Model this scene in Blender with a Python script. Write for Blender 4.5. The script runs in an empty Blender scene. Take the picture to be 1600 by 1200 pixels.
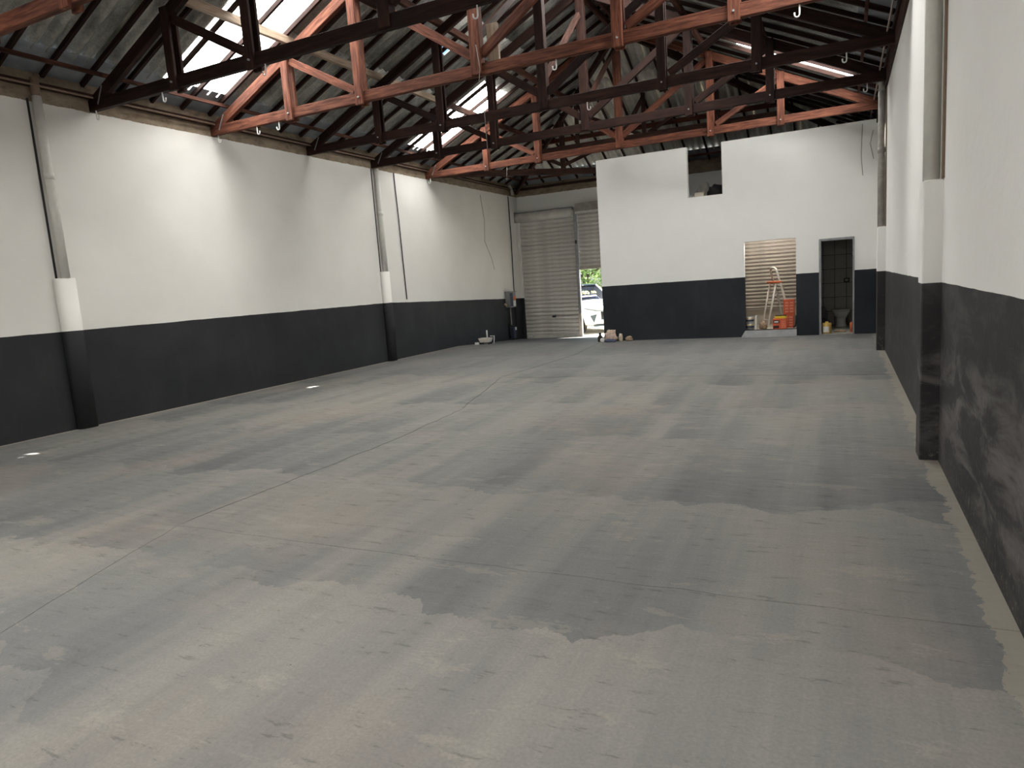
import bpy, bmesh, math, random
from mathutils import Vector, Matrix, noise
random.seed(7)
scene = bpy.context.scene
COL = scene.collection
PI = math.pi

# ------------------------------------------------------------------ camera
F_PX, YAW, PITCH, ROLL, CAM_Z = 1062.92, 0.4572, 0.1435, -0.0703, 1.5
def set_camera():
    cy, sy, cp, sp = math.cos(YAW), math.sin(YAW), math.cos(PITCH), math.sin(PITCH)
    f = Vector((-sy*cp, cy*cp, -sp)); r = Vector((cy, sy, 0)); u = r.cross(f)
    c, s = math.cos(ROLL), math.sin(ROLL)
    r2 = c*r + s*u; u2 = -s*r + c*u
    M = Matrix((( r2.x, u2.x, -f.x, 0), (r2.y, u2.y, -f.y, 0), (r2.z, u2.z, -f.z, CAM_Z), (0, 0, 0, 1)))
    cam = bpy.data.cameras.new('camera'); cam.sensor_width = 36; cam.lens = F_PX/1600*36
    cam.clip_start = 0.05; cam.clip_end = 300
    o = bpy.data.objects.new('camera', cam); COL.objects.link(o); o.matrix_world = M
    scene.camera = o
set_camera()

# ------------------------------------------------------------------ world, sun, exposure
world = bpy.data.worlds.new('sky'); scene.world = world; world.use_nodes = True
wn = world.node_tree.nodes; wl = world.node_tree.links; wn.clear()
sky = wn.new('ShaderNodeTexSky'); sky.sky_type = 'HOSEK_WILKIE'; sky.turbidity = 3.0; sky.ground_albedo = 0.4
sky.sun_direction = (0.25, 0.387, 0.87)
bg = wn.new('ShaderNodeBackground'); bg.inputs[1].default_value = 6.5
wo = wn.new('ShaderNodeOutputWorld')
wl.new(sky.outputs[0], bg.inputs[0]); wl.new(bg.outputs[0], wo.inputs[0])
SUN_DIR = Vector((0.25, 0.387, 0.87)).normalized()           # towards the sun
sun = bpy.data.lights.new('sun', 'SUN'); sun.energy = 30.0; sun.angle = math.radians(0.6); sun.color = (1, .96, .88)
so = bpy.data.objects.new('sun', sun); COL.objects.link(so)
so.rotation_euler = SUN_DIR.to_track_quat('Z', 'Y').to_euler(); so.location = (0, 25, 20)
SKYLIGHT = 14.2                                              # emitted radiance of the skylight and added fill sheets
scene.view_settings.view_transform = 'Standard'
scene.view_settings.look = 'None'
scene.view_settings.gamma = 1.0
scene.view_settings.use_curve_mapping = False
scene.view_settings.exposure = 0.12
scene.cycles.max_bounces = 7
scene.cycles.diffuse_bounces = 5
scene.cycles.sample_clamp_indirect = 8.0
scene.cycles.adaptive_threshold = .015

# ------------------------------------------------------------------ materials
class NT:
    def __init__(s, name):
        m = bpy.data.materials.new(name); m.use_nodes = True
        s.m = m; s.n = m.node_tree.nodes; s.l = m.node_tree.links; s.n.clear()
        s.out = s.n.new('ShaderNodeOutputMaterial')
        s.b = s.n.new('ShaderNodeBsdfPrincipled'); s.l.new(s.b.outputs[0], s.out.inputs[0])
        s.b.inputs['Specular IOR Level'].default_value = 0.3
    def node(s, t, **kw):
        n = s.n.new(t)
        for k, v in kw.items(): setattr(n, k, v)
        return n
    def put(s, sock, v):
        if hasattr(v, 'links') or isinstance(v, bpy.types.NodeSocket): s.l.new(v, sock)
        else: sock.default_value = v
    def coord(s, kind='Object'):
        return s.node('ShaderNodeTexCoord').outputs[kind]
    def mapping(s, vec, scale=(1, 1, 1), loc=(0, 0, 0)):
        n = s.node('ShaderNodeMapping'); s.l.new(vec, n.inputs[0]); n.inputs['Scale'].default_value = scale
        s.put(n.inputs['Location'], loc); return n.outputs[0]
    def noise(s, vec, scale, detail=4, rough=.55, dist=0.0, col=False):
        n = s.node('ShaderNodeTexNoise'); s.l.new(vec, n.inputs['Vector']); n.inputs['Scale'].default_value = scale
        n.inputs['Detail'].default_value = detail; n.inputs['Roughness'].default_value = rough; n.inputs['Distortion'].default_value = dist
        return n.outputs['Color' if col else 'Fac']
    def vor(s, vec, scale, out='Color', feature='F1', rnd=1.0):
        n = s.node('ShaderNodeTexVoronoi', feature=feature); s.l.new(vec, n.inputs['Vector']); n.inputs['Scale'].default_value = scale
        n.inputs['Randomness'].default_value = rnd
        return n.outputs[out]
    def ramp(s, fac, stops, interp='LINEAR'):
        n = s.node('ShaderNodeValToRGB'); s.l.new(fac, n.inputs[0]); cr = n.color_ramp; cr.interpolation = interp
        while len(cr.elements) > 1: cr.elements.remove(cr.elements[-1])
        for i, (p, c) in enumerate(stops):
            e = cr.elements[0] if i == 0 else cr.elements.new(p)
            e.position = p
            e.color = (c, c, c, 1) if not hasattr(c, '__len__') else (*c, 1)
        return n.outputs[0]
    def math(s, op, a, b=0.0, clamp=False):
        n = s.node('ShaderNodeMath', operation=op, use_clamp=clamp); s.put(n.inputs[0], a); s.put(n.inputs[1], b); return n.outputs[0]
    def mix(s, fac, a, b, mode='MIX'):
        n = s.node('ShaderNodeMix', data_type='RGBA', blend_type=mode)
        s.put(n.inputs[0], fac)
        for i, v in ((6, a), (7, b)):
            if isinstance(v, tuple) and len(v) == 3: v = (*v, 1)
            s.put(n.inputs[i], v)
        return n.outputs[2]
    def sep(s, vec):
        n = s.node('ShaderNodeSeparateXYZ'); s.l.new(vec, n.inputs[0]); return n.outputs
    def comb(s, x, y, z):
        n = s.node('ShaderNodeCombineXYZ'); s.put(n.inputs[0], x); s.put(n.inputs[1], y); s.put(n.inputs[2], z); return n.outputs[0]
    def bump(s, h, strength=.3, dist=.01):
        n = s.node('ShaderNodeBump'); s.l.new(h, n.inputs['Height']); n.inputs['Strength'].default_value = strength; n.inputs['Distance'].default_value = dist
        s.l.new(n.outputs[0], s.b.inputs['Normal'])
    def base(s, c, rough=.6, metal=0.0):
        if isinstance(c, tuple) and len(c) == 3: c = (*c, 1)
        s.put(s.b.inputs['Base Color'], c); s.put(s.b.inputs['Roughness'], rough); s.b.inputs['Metallic'].default_value = metal

def simple(name, col, rough=.6, metal=0.0, var=.15, scale=12, bump=0.0):
    t = NT(name); v = t.coord()
    n = t.noise(v, scale, 5)
    d = tuple(c*(1-var) for c in col); l = tuple(min(1, c*(1+var)) for c in col)
    t.base(t.ramp(n, [(.3, d), (.7, l)]), rough, metal)
    if bump: t.bump(n, bump, .005)
    return t.m

def wood_material(name, dark, mid, light):
    t = NT(name); v = t.coord()
    rnd = t.node('ShaderNodeObjectInfo').outputs['Random']
    off = t.comb(t.math('MULTIPLY', rnd, 37.0), t.math('MULTIPLY', rnd, 11.0), 0.0)
    a = t.node('ShaderNodeVectorMath', operation='ADD'); t.l.new(v, a.inputs[0]); t.l.new(off, a.inputs[1])
    m = t.mapping(a.outputs[0], (1.2, 14, 14))
    n = t.noise(m, 2.2, 6, .62, .6)
    c = t.ramp(n, [(.25, dark), (.48, mid), (.75, light)])
    big = t.noise(a.outputs[0], 1.3, 3)
    c = t.mix(t.ramp(big, [(.42, 0.0), (.68, .55)]), c, dark)
    tone = t.math('ADD', t.math('MULTIPLY', rnd, .35), .8)
    c = t.mix(1.0, c, t.comb(tone, tone, tone), 'MULTIPLY')
    t.base(c, t.ramp(n, [(.3, .8), (.7, .6)])); t.b.inputs['Specular IOR Level'].default_value = .12
    t.bump(n, .25, .006)
    return t.m

def wall_material(name, side):
    """White upper paint, charcoal dado, raw render above the paint line; lower wear on the right-hand wall."""
    t = NT(name); v = t.coord(); x, y, z = t.sep(v)
    if side == 'left':
        drop = t.math('MULTIPLY', t.math('MAXIMUM', t.math('SUBTRACT', y, 12.7), 0.0), .0325)
        line = t.math('SUBTRACT', 1.309, drop)
    else: line = 1.31 if side != 'partition' else 1.322
    wob = t.math('MULTIPLY', t.math('SUBTRACT', t.noise(v, 2.2, 2), .5), .018)
    mask = t.math('GREATER_THAN', t.math('ADD', t.math('SUBTRACT', z, line), wob), 0.0)
    n1 = t.noise(v, 1.1, 5); n2 = t.noise(v, 30, 3)
    white = t.ramp(n1, [(.3, (.76, .745, .705)), (.7, (.81, .80, .76))] if side == 'left' else [(.3, (.82, .82, .79)), (.7, (.87, .87, .845))])
    blotch = t.noise(t.mapping(v, (1, 1, .35)), 3.0, 6, .65)
    if side == 'right':
        dark = t.ramp(n1, [(.3, (.026, .025, .027)), (.7, (.046, .044, .047))])
        wear = t.noise(t.mapping(v, (1, .75, 2.4)), 1.7, 8, .68, .6)
        hz = t.ramp(z, [(.02, .15), (.25, .8), (.6, 1.0), (.85, .7), (1.0, .35)])
        hz2 = t.ramp(t.math('MULTIPLY', y, .1), [(.36, 1.0), (.585, .9), (.62, .3), (1.0, .2)])
        w = t.math('MULTIPLY', t.math('MULTIPLY', t.ramp(wear, [(.47, 0.0), (.56, .6), (.66, 1.0)]), hz), hz2)
        dark = t.mix(t.math('MULTIPLY', w, .75), dark, (.20, .185, .178))
        gr = t.ramp(t.noise(v, 22, 7, .78), [(.56, 0.0), (.66, 1.0)])
        low = t.ramp(z, [(.0, .9), (.16, .5), (.5, .16), (1.0, .04)])
        dark = t.mix(t.math('MULTIPLY', gr, low), dark, (.30, .25, .19))
    else:
        lo, hi = ((.021, .0225, .025), (.035, .0365, .0395)) if side == 'left' else ((.017, .020, .025), (.027, .031, .037))
        dark = t.ramp(n1, [(.3, lo), (.7, hi)])
        dark = t.mix(t.math('MULTIPLY', t.ramp(blotch, [(.55, 0.0), (.75, 1.0)]), .25), dark, (.07, .07, .07))
    c = t.mix(mask, dark, white)
    if side in ('left', 'back'):
        edge = t.math('ADD', 4.225, t.math('MULTIPLY', t.math('SUBTRACT', t.noise(v, 5, 5, .7), .5), .05))
        up = t.math('GREATER_THAN', z, edge)
        raw = t.ramp(t.noise(t.mapping(v, (1, 1, 2)), 4.0, 6, .7), [(.25, (.05, .042, .035)), (.42, (.22, .17, .12)), (.75, (.36, .30, .22))])
        c = t.mix(up, c, raw)
    t.base(c, t.mix(mask, (.62, .62, .62), (.7, .7, .7)))
    t.b.inputs['Specular IOR Level'].default_value = .22
    t.bump(t.math('ADD', t.math('MULTIPLY', n2, .35), t.noise(v, 6, 5)), .35 if side == 'right' else .14, .012)
    return t.m

def floor_material():
    t = NT('painted_concrete'); v = t.coord(); x, y, z = t.sep(v)
    flat = t.comb(x, y, 0.0)
    def layer(L, w, ox, amp):
        """one coat of roller strokes: passes of length L across the hall, strokes about w wide along it"""
        wob = t.noise(t.comb(t.math('ADD', t.math('MULTIPLY', x, .55), ox), t.math('MULTIPLY', y, .12), ox), 1.0, 2)
        scal = t.noise(t.comb(t.math('MULTIPLY', x, 2.6), t.math('MULTIPLY', y, .25), ox+4.0), 1.0, 5, .6)
        yy = t.math('DIVIDE', t.math('ADD', y, t.math('ADD', t.math('MULTIPLY', wob, amp), t.math('MULTIPLY', scal, .55))), L)
        j = t.math('FLOOR', yy); f = t.math('FRACT', yy)
        jit = t.noise(t.comb(t.math('MULTIPLY', x, 8.0), t.math('MULTIPLY', y, .7), ox+2.0), 1.0, 4, .6)
        st = t.noise(t.comb(t.math('ADD', t.math('DIVIDE', x, w), t.math('MULTIPLY', jit, .22)), t.math('MULTIPLY', j, 7.37), ox), 1.0, 1.5, .5)
        band = t.noise(t.comb(t.math('MULTIPLY', x, .18), t.math('MULTIPLY', j, 3.91), ox+9.0), 1.0, 1, .5)
        fade = t.math('SUBTRACT', 1.0, t.math('MULTIPLY', f, .75))
        d = t.math('MULTIPLY', t.ramp(st, [(.40, 0.0), (.62, 1.0)]), fade)
        return t.math('ADD', t.math('MULTIPLY', d, .65), t.math('MULTIPLY', t.ramp(band, [(.35, 0.0), (.65, 1.0)]), .35))
    d1 = layer(1.75, .42, 1.3, 1.5); d2 = layer(2.9, 1.1, 17.9, 2.2)
    streak = t.noise(t.mapping(flat, (11, .5, 1)), 1.0, 5, .62)
    big = t.noise(flat, .38, 4, .55)
    dark = t.math('ADD', t.math('ADD', t.math('MULTIPLY', d1, .46), t.math('MULTIPLY', d2, .34)), t.math('ADD', t.math('MULTIPLY', streak, .30), t.math('MULTIPLY', big, .25)))
    c = t.ramp(dark, [(.25, (.245, .231, .204)), (.45, (.200, .194, .179)), (.65, (.146, .146, .141)), (.92, (.098, .100, .101))])
    # warm, bare concrete showing through
    warmn = t.noise(t.mapping(flat, (1, .7, 1)), .7, 5, .6)
    c = t.mix(t.math('MULTIPLY', t.ramp(warmn, [(.50, 0.0), (.68, 1.0)]), .42), c, (.275, .228, .190))
    # the far slab was painted a cooler, darker grey
    far = t.ramp(t.math('MULTIPLY', y, .05), [(.49, 0.0), (.53, .6), (.70, 1.0)])
    c = t.mix(t.math('MULTIPLY', far, .5), c, (.135, .140, .148))
    # flaking along short cross scars, specks, crazing
    fl = t.noise(t.mapping(flat, (1.0, 4.0, 1)), 4.2, 8, .74)
    c = t.mix(t.math('MULTIPLY', t.ramp(fl, [(.595, 0.0), (.63, 1.0)]), .5), c, (.075, .072, .068))
    fl2 = t.noise(t.mapping(flat, (1.0, 2.4, 1), (31, 5, 0)), 1.5, 8, .72)
    c = t.mix(t.math('MULTIPLY', t.ramp(fl2, [(.585, 0.0), (.60, 1.0)]), .28), c, (.285, .268, .225))
    spd = t.vor(flat, 4.5, 'Distance')
    spn = t.math('LESS_THAN', spd, t.math('MULTIPLY', t.math('SUBTRACT', t.noise(flat, 1.7, 2), .42), .15))
    c = t.mix(t.math('MULTIPLY', spn, .8), c, (.035, .033, .03))
    grain = t.noise(flat, 70, 4, .7)
    c = t.mix(.45, c, t.ramp(grain, [(.3, .36), (.7, .68)]), 'OVERLAY')
    # unpainted strips along both walls
    rag = t.math('MULTIPLY', t.math('SUBTRACT', t.noise(flat, 2.4, 6, .7), .5), .38)
    dr = t.math('ADD', t.math('SUBTRACT', .637, x), rag)
    c = t.mix(t.math('MULTIPLY', t.math('LESS_THAN', dr, .085), .65), c, (.295, .268, .218))
    dl = t.math('ADD', t.math('ADD', x, 9.23), t.math('MULTIPLY', rag, .2))
    c = t.mix(t.math('MULTIPLY', t.math('LESS_THAN', dl, .07), .85), c, (.36, .32, .27))
    t.base(c, t.ramp(fl, [(.35, .50), (.65, .70)]))
    t.b.inputs['Specular IOR Level'].default_value = .25
    t.bump(t.math('ADD', t.math('MULTIPLY', fl, 1.0), t.math('MULTIPLY', grain, .3)), .30, .008)
    return t.m

def sheet_material(name, c0, c1, c2):
    t = NT(name); v = t.coord()
    rnd = t.node('ShaderNodeObjectInfo').outputs['Random']
    a = t.node('ShaderNodeVectorMath', operation='ADD'); t.l.new(v, a.inputs[0])
    t.l.new(t.comb(t.math('MULTIPLY', rnd, 53.0), t.math('MULTIPLY', rnd, 29.0), 0.0), a.inputs[1])
    n = t.noise(t.mapping(a.outputs[0], (.8, 2.2, 1)), 2.4, 7, .7)
    sp = t.noise(a.outputs[0], 40, 3)
    c = t.ramp(n, [(.3, c0), (.5, c1), (.72, c2)])
    c = t.mix(.4, c, t.ramp(sp, [(.3, .3), (.7, .75)]), 'OVERLAY')
    t.base(c, .85); t.b.inputs['Specular IOR Level'].default_value = .1
    t.bump(sp, .2, .004)
    return t.m

M = {}
M['wood'] = wood_material('red_brown_timber', (.026, .012, .010), (.130, .046, .028), (.275, .108, .062))
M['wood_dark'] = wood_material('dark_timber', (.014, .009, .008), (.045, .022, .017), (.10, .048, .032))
M['wood_mid'] = wood_material('brown_timber', (.018, .010, .008), (.070, .030, .022), (.155, .066, .042))
M['wood_dk2'] = wood_material('dark_brown_timber', (.012, .008, .008), (.027, .013, .010), (.052, .024, .017))  # timber with shade put into its colour, for dim trusses and rafters
M['wood_pale'] = wood_material('pale_timber', (.18, .13, .09), (.34, .26, .19), (.48, .40, .31))
for s in ('left', 'right', 'partition', 'back'): M['wall_'+s] = wall_material('painted_wall_'+s, s)
M['floor'] = floor_material()
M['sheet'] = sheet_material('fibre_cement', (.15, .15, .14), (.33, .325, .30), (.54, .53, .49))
M['sheet_lit'] = sheet_material('fibre_cement_lit', (.42, .41, .37), (.62, .60, .54), (.78, .76, .69))  # base colour raised so the hip sheets look lit
M['slab_base'] = simple('joint_dirt', (.05, .047, .042), .9)
M['white_pvc'] = simple('painted_pipe', (.68, .675, .63), .45, 0, .05)
M['grey_pvc'] = simple('grey_pipe', (.36, .34, .31), .6, 0, .2)
M['brown_pvc'] = simple('bare_brown_pipe', (.20, .14, .10), .6)
M['black'] = simple('black_rubber', (.015, .015, .016), .6)
M['cable'] = simple('dark_cable', (.03, .028, .026), .6)
M['cable_grey'] = simple('grey_cable', (.28, .26, .23), .6)
M['gutter'] = simple('weathered_zinc', (.26, .285, .31), .5, .2, .3, 3)
M['steel'] = simple('grey_steel', (.33, .33, .34), .45, .5)
M['shutter'] = simple('galvanised_slats', (.66, .64, .60), .5, .0, .18, 3)
M['shutter_dirty'] = simple('dusty_slats', (.50, .45, .395), .6, .15, .2, 4)
M['white_metal'] = simple('white_enamel', (.80, .77, .69), .4, 0, .04)
M['white'] = simple('white_plastic', (.72, .72, .70), .45, 0, .06)
M['concrete'] = simple('bare_concrete', (.36, .345, .30), .85, 0, .15, 8, .2)
M['grey_paint'] = simple('grey_floor_paint', (.20, .205, .21), .7, 0, .15, 6, .1)
M['beige_render'] = simple('beige_render', (.60, .55, .46), .8, 0, .08, 5, .1)
M['tile'] = simple('grey_glazed_tile', (.55, .53, .49), .25, 0, .08, 6)
M['porcelain'] = simple('toilet_porcelain', (.82, .82, .78), .2, 0, .03)
M['room_dark'] = simple('unpainted_block', (.16, .15, .14), .9, 0, .2, 5)
M['red_box'] = simple('orange_red_carton', (.62, .12, .055), .7, 0, .1, 9)
M['red_pale'] = simple('faded_orange_print', (.74, .30, .20), .7, 0, .1, 9)
M['label_black'] = simple('black_print', (.03, .02, .02), .6)
M['label_white'] = simple('white_print', (.75, .74, .70), .6, 0, .03)
M['yellow'] = simple('yellow_paint', (.62, .46, .03), .5)
M['gold'] = simple('ochre_label', (.62, .44, .18), .5)
M['navy'] = simple('navy_label', (.05, .06, .09), .5)
M['tin'] = simple('bright_tin', (.62, .62, .60), .35, .6)
M['orange'] = simple('orange_plastic', (.70, .17, .06), .5)
M['rag'] = simple('brown_rag', (.33, .24, .16), .9, 0, .4, 20)
M['pink_cloth'] = simple('dusty_pink_sack', (.50, .38, .31), .85, 0, .35, 14)
M['cream_cloth'] = simple('cream_sack', (.56, .49, .36), .85, 0, .25, 14)
M['blue_cloth'] = simple('dark_blue_cloth', (.07, .08, .13), .85, 0, .3, 14)
M['bag_dark'] = simple('dark_plastic_bag', (.035, .033, .035), .4, 0, .3, 8)
M['bucket_yellow'] = simple('ochre_tin', (.50, .33, .09), .5)
M['ground'] = simple('sunlit_paving', (.50, .46, .39), .9, 0, .12, 4, .2)
M['asphalt'] = simple('road_asphalt', (.20, .20, .20), .9, 0, .15, 6, .2)
M['tyre'] = simple('dusty_tyre', (.10, .09, .075), .9)
M['rim'] = simple('alloy_rim', (.42, .41, .38), .35, .7)
M['car_white'] = simple('white_car_paint', (.80, .80, .78), .2, 0, .01)
M['car_teal'] = simple('teal_car_paint', (.22, .42, .44), .2, 0, .02)
M['grille'] = simple('grey_grille', (.10, .13, .14), .4, .3)
M['glass_dark'] = simple('dark_windscreen', (.012, .014, .018), .06, 0, .1)
M['lamp_glass'] = simple('headlamp_glass', (.45, .48, .50), .1, .3)
M['text_yellow'] = simple('yellow_lettering', (.85, .72, .05), .5, 0, .03)
M['text_violet'] = simple('violet_lettering', (.26, .24, .55), .5, 0, .05)
M['bark'] = simple('tree_bark', (.16, .12, .09), .9)
def leaf_material():
    t = NT('tree_leaf'); rnd = t.node('ShaderNodeObjectInfo').outputs['Random']; n = t.noise(t.coord(), 2.5, 4)
    t.base(t.ramp(n, [(.3, (.11, .20, .06)), (.55, (.26, .38, .13)), (.75, (.48, .56, .28))]), .5)
    tr = t.node('ShaderNodeBsdfTranslucent'); tr.inputs[0].default_value = (.36, .48, .17, 1)
    mx = t.node('ShaderNodeMixShader'); mx.inputs[0].default_value = .4
    t.l.new(t.b.outputs[0], mx.inputs[1]); t.l.new(tr.outputs[0], mx.inputs[2]); t.l.new(mx.outputs[0], t.out.inputs[0])
    return t.m
M['leaf'] = leaf_material()
def skylight_material():
    t = NT('translucent_fibreglass'); v = t.coord()
    n = t.noise(t.mapping(v, (.8, 3, 1)), 2.0, 5)
    t.base((.75, .75, .7), .5)
    e = t.node('ShaderNodeEmission'); e.inputs[1].default_value = SKYLIGHT
    t.l.new(t.ramp(n, [(.3, (.97, .955, .92)), (.7, (1.0, .99, .965))]), e.inputs[0])
    a = t.node('ShaderNodeAddShader'); t.l.new(t.b.outputs[0], a.inputs[0]); t.l.new(e.outputs[0], a.inputs[1]); t.l.new(a.outputs[0], t.out.inputs[0])
    return t.m
M['skylight'] = skylight_material()

# ------------------------------------------------------------------ geometry helpers
WM = {}
def link(o, parent=None, mat_world=None):
    COL.objects.link(o)
    mw = mat_world or Matrix.Identity(4)
    WM[o.name] = mw
    if parent is not None:
        o.parent = parent; o.matrix_parent_inverse = Matrix.Identity(4)
        o.matrix_basis = WM[parent.name].inverted() @ mw
    else: o.matrix_basis = mw
    return o
def empty(name, loc=(0, 0, 0), rz=0.0, label=None, cat=None, group=None, kind=None):
    o = bpy.data.objects.new(name, None); o.empty_display_size = .2
    link(o, None, Matrix.Translation(loc) @ Matrix.Rotation(rz, 4, 'Z'))
    return tag(o, label, cat, group, kind)
def tag(o, label=None, cat=None, group=None, kind=None):
    if label: o['label'] = label
    if cat: o['category'] = cat
    if group: o['group'] = group
    if kind: o['kind'] = kind
    return o
def mesh_of(name, bm, mat, smooth=False):
    bmesh.ops.recalc_face_normals(bm, faces=bm.faces)
    me = bpy.data.meshes.new(name); bm.to_mesh(me); bm.free()
    if mat is not None:
        for m in (mat if isinstance(mat, (list, tuple)) else [mat]): me.materials.append(m)
    if smooth:
        for p in me.polygons: p.use_smooth = True
    return me
def obj(name, bm, mat, parent=None, mw=None, smooth=False, **kw):
    me = bm if isinstance(bm, bpy.types.Mesh) else mesh_of(name, bm, mat, smooth)
    o = bpy.data.objects.new(name, me); link(o, parent, mw); tag(o, **kw); return o
def add_box(bm, lo, hi, mi=0):
    v = [bm.verts.new((x, y, z)) for x in (lo[0], hi[0]) for y in (lo[1], hi[1]) for z in (lo[2], hi[2])]
    fs = [(0, 1, 3, 2), (4, 6, 7, 5), (0, 4, 5, 1), (2, 3, 7, 6), (0, 2, 6, 4), (1, 5, 7, 3)]
    for f in fs:
        q = bm.faces.new([v[i] for i in f]); q.material_index = mi
    return v
def boxm(lo, hi, bevel=0.0, seg=1):
    bm = bmesh.new(); add_box(bm, lo, hi)
    if bevel: bmesh.ops.bevel(bm, geom=bm.edges[:], offset=bevel, segments=seg, affect='EDGES', profile=.6)
    return bm
def box(name, lo, hi, mat, parent=None, mw=None, bevel=0.0, **kw):
    return obj(name, boxm(lo, hi, bevel), mat, parent, mw, **kw)
def cbox(name, c, size, mat, parent=None, rz=0.0, bevel=0.0, **kw):
    """box with its own local frame at c (base centre)"""
    sx, sy, sz = size
    return obj(name, boxm((-sx/2, -sy/2, 0), (sx/2, sy/2, sz), bevel), mat, parent, Matrix.Translation(c) @ Matrix.Rotation(rz, 4, 'Z'), **kw)
def frame_from(p, q, up=Vector((0, 0, 1))):
    p, q = Vector(p), Vector(q); x = (q-p).normalized(); y = Vector(up).cross(x)
    if y.length < 1e-4: y = Vector((0, 1, 0))
    y.normalize(); z = x.cross(y)
    return Matrix(((x.x, y.x, z.x, p.x), (x.y, y.y, z.y, p.y), (x.z, y.z, z.z, p.z), (0, 0, 0, 1))), (q-p).length
BEAMS = {}
def beam(name, p, q, w, h, mat, parent=None, up=(0, 0, 1), bevel=.005, top=False, **kw):
    """timber from p to q, local X along it; w across, h deep (centred, or hanging below p-q when top)"""
    mw, L = frame_from(p, q, Vector(up))
    key = (round(L, 3), w, h, mat.name, bevel, top)
    me = BEAMS.get(key)
    if me is None:
        z1 = 0 if top else h/2
        me = BEAMS[key] = mesh_of(name, boxm((0, -w/2, z1-h), (L, w/2, z1), bevel), mat)
    return obj(name, me, None, parent, mw, **kw)
def tube_bm(bm, pts, r, n=8, caps=True):
    pts = [Vector(p) for p in pts]; rings = []
    rr = r if hasattr(r, '__len__') else [r]*len(pts)
    ref = None
    for i, p in enumerate(pts):
        d = (pts[min(i+1, len(pts)-1)]-pts[max(i-1, 0)]).normalized()
        if ref is None:
            ref = Vector((0, 0, 1)) if abs(d.z) < .9 else Vector((1, 0, 0))
        a = ref - d*ref.dot(d)
        a.normalize(); ref = a; b = d.cross(a)
        rings.append([bm.verts.new(p + rr[i]*(math.cos(2*PI*k/n)*a + math.sin(2*PI*k/n)*b)) for k in range(n)])
    for i in range(len(rings)-1):
        for k in range(n):
            f = bm.faces.new((rings[i][k], rings[i][(k+1) % n], rings[i+1][(k+1) % n], rings[i+1][k])); f.smooth = True
    if caps:
        bm.faces.new(rings[0]); bm.faces.new(rings[-1])
def tube(name, pts, r, mat, parent=None, n=8, **kw):
    bm = bmesh.new(); tube_bm(bm, pts, r, n); return obj(name, bm, mat, parent, **kw)
def lathe(name, prof, mat, parent=None, mw=None, n=20, smooth=True, sx=1, sy=1, **kw):
    bm = bmesh.new(); rings = []
    for r, z in prof:
        rings.append([bm.verts.new((sx*r*math.cos(2*PI*k/n), sy*r*math.sin(2*PI*k/n), z)) for k in range(n)])
    for i in range(len(rings)-1):
        for k in range(n): bm.faces.new((rings[i][k], rings[i][(k+1) % n], rings[i+1][(k+1) % n], rings[i+1][k]))
    bm.faces.new(rings[0]); bm.faces.new(rings[-1])
    return obj(name, bm, mat, parent, mw, smooth, **kw)
def prism(name, poly, z0, z1, mat, parent=None, **kw):
    bm = bmesh.new()
    a = [bm.verts.new((x, y, z0(x, y) if callable(z0) else z0)) for x, y in poly]
    b = [bm.verts.new((x, y, z1(x, y) if callable(z1) else z1)) for x, y in poly]
    bm.faces.new(a); bm.faces.new(b)
    for i in range(len(poly)):
        j = (i+1) % len(poly); bm.faces.new((a[i], a[j], b[j], b[i]))
    return obj(name, bm, mat, parent, **kw)
def lump(name, size, mat, parent=None, mw=None, seed=0, rough=.35, freq=2.5, sub=3, **kw):
    """crumpled sack / rag: noisy blob with a flat bottom at local z=0"""
    bm = bmesh.new(); bmesh.ops.create_icosphere(bm, subdivisions=sub, radius=1)
    for v in bm.verts:
        d = 1 + rough*noise.noise(v.co*freq + Vector((seed*7.3, seed*3.1, 0))) + rough*.5*noise.noise(v.co*freq*2.7 + Vector((0, seed*5.7, 9)))
        p = v.co*d
        v.co = Vector((p.x*size[0]/2, p.y*size[1]/2, max(0, (p.z*.62+.38))*size[2]/1.0))
    return obj(name, bm, mat, parent, mw, True, **kw)
T3 = Matrix.Translation

# ------------------------------------------------------------------ dimensions (metres)
XL, XR = -9.23, .637
XC = (XL+XR)/2
YB, YP, YR = 19.95, 15.917, -6.2          # back wall, partition face, rear wall behind the camera
SL = .48                                  # roof slope
RIDGE_END = YB-(XR-XL)/2
HIPK = (XR-XL)/2/(YB-RIDGE_END)
def z_roof(x, y):                         # mean surface of the sheets
    return 4.60 + SL*min(x-XL, XR-x, YB-y)
PX0 = -5.23                               # left end of the partition
def ramp_z(y): return -.235*max(0.0, min(1.0, (y-15.7)/(20.0-15.7)))

# ------------------------------------------------------------------ floor
floor = box('floor', (XL-.2, YR-.2, -.6), (XR+.2, 15.7, -.035), M['slab_base'], kind='structure')
floor['label'] = 'grey and beige painted concrete floor of the empty hall'
rnd = random.Random(3)
def jag(pts, step=.16, amp=.014):
    out = []
    for (x0, y0), (x1, y1) in zip(pts, pts[1:]):
        L = math.hypot(x1-x0, y1-y0); n = max(1, int(L/step)); nx, ny = -(y1-y0)/L, (x1-x0)/L
        for i in range(n):
            t = i/n; a = rnd.uniform(-amp, amp) if i else 0
            out.append((x0+(x1-x0)*t+nx*a, y0+(y1-y0)*t+ny*a))
    out.append(pts[-1]); return out
def shift(pts, dx, dy): return [(x+dx, y+dy) for x, y in pts]
G = .005
J1 = jag([(-3.45, YR), (-3.69, 1.67), (-4.2, 3.07)]); J2 = jag([(-4.2, 3.07), (-4.19, 5.6), (-4.33, 7.3), (-5.12, 10.0)])
J3 = jag([(-5.12, 10.0), (-4.95, 13.0), (-5.28, 15.7)])
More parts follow.
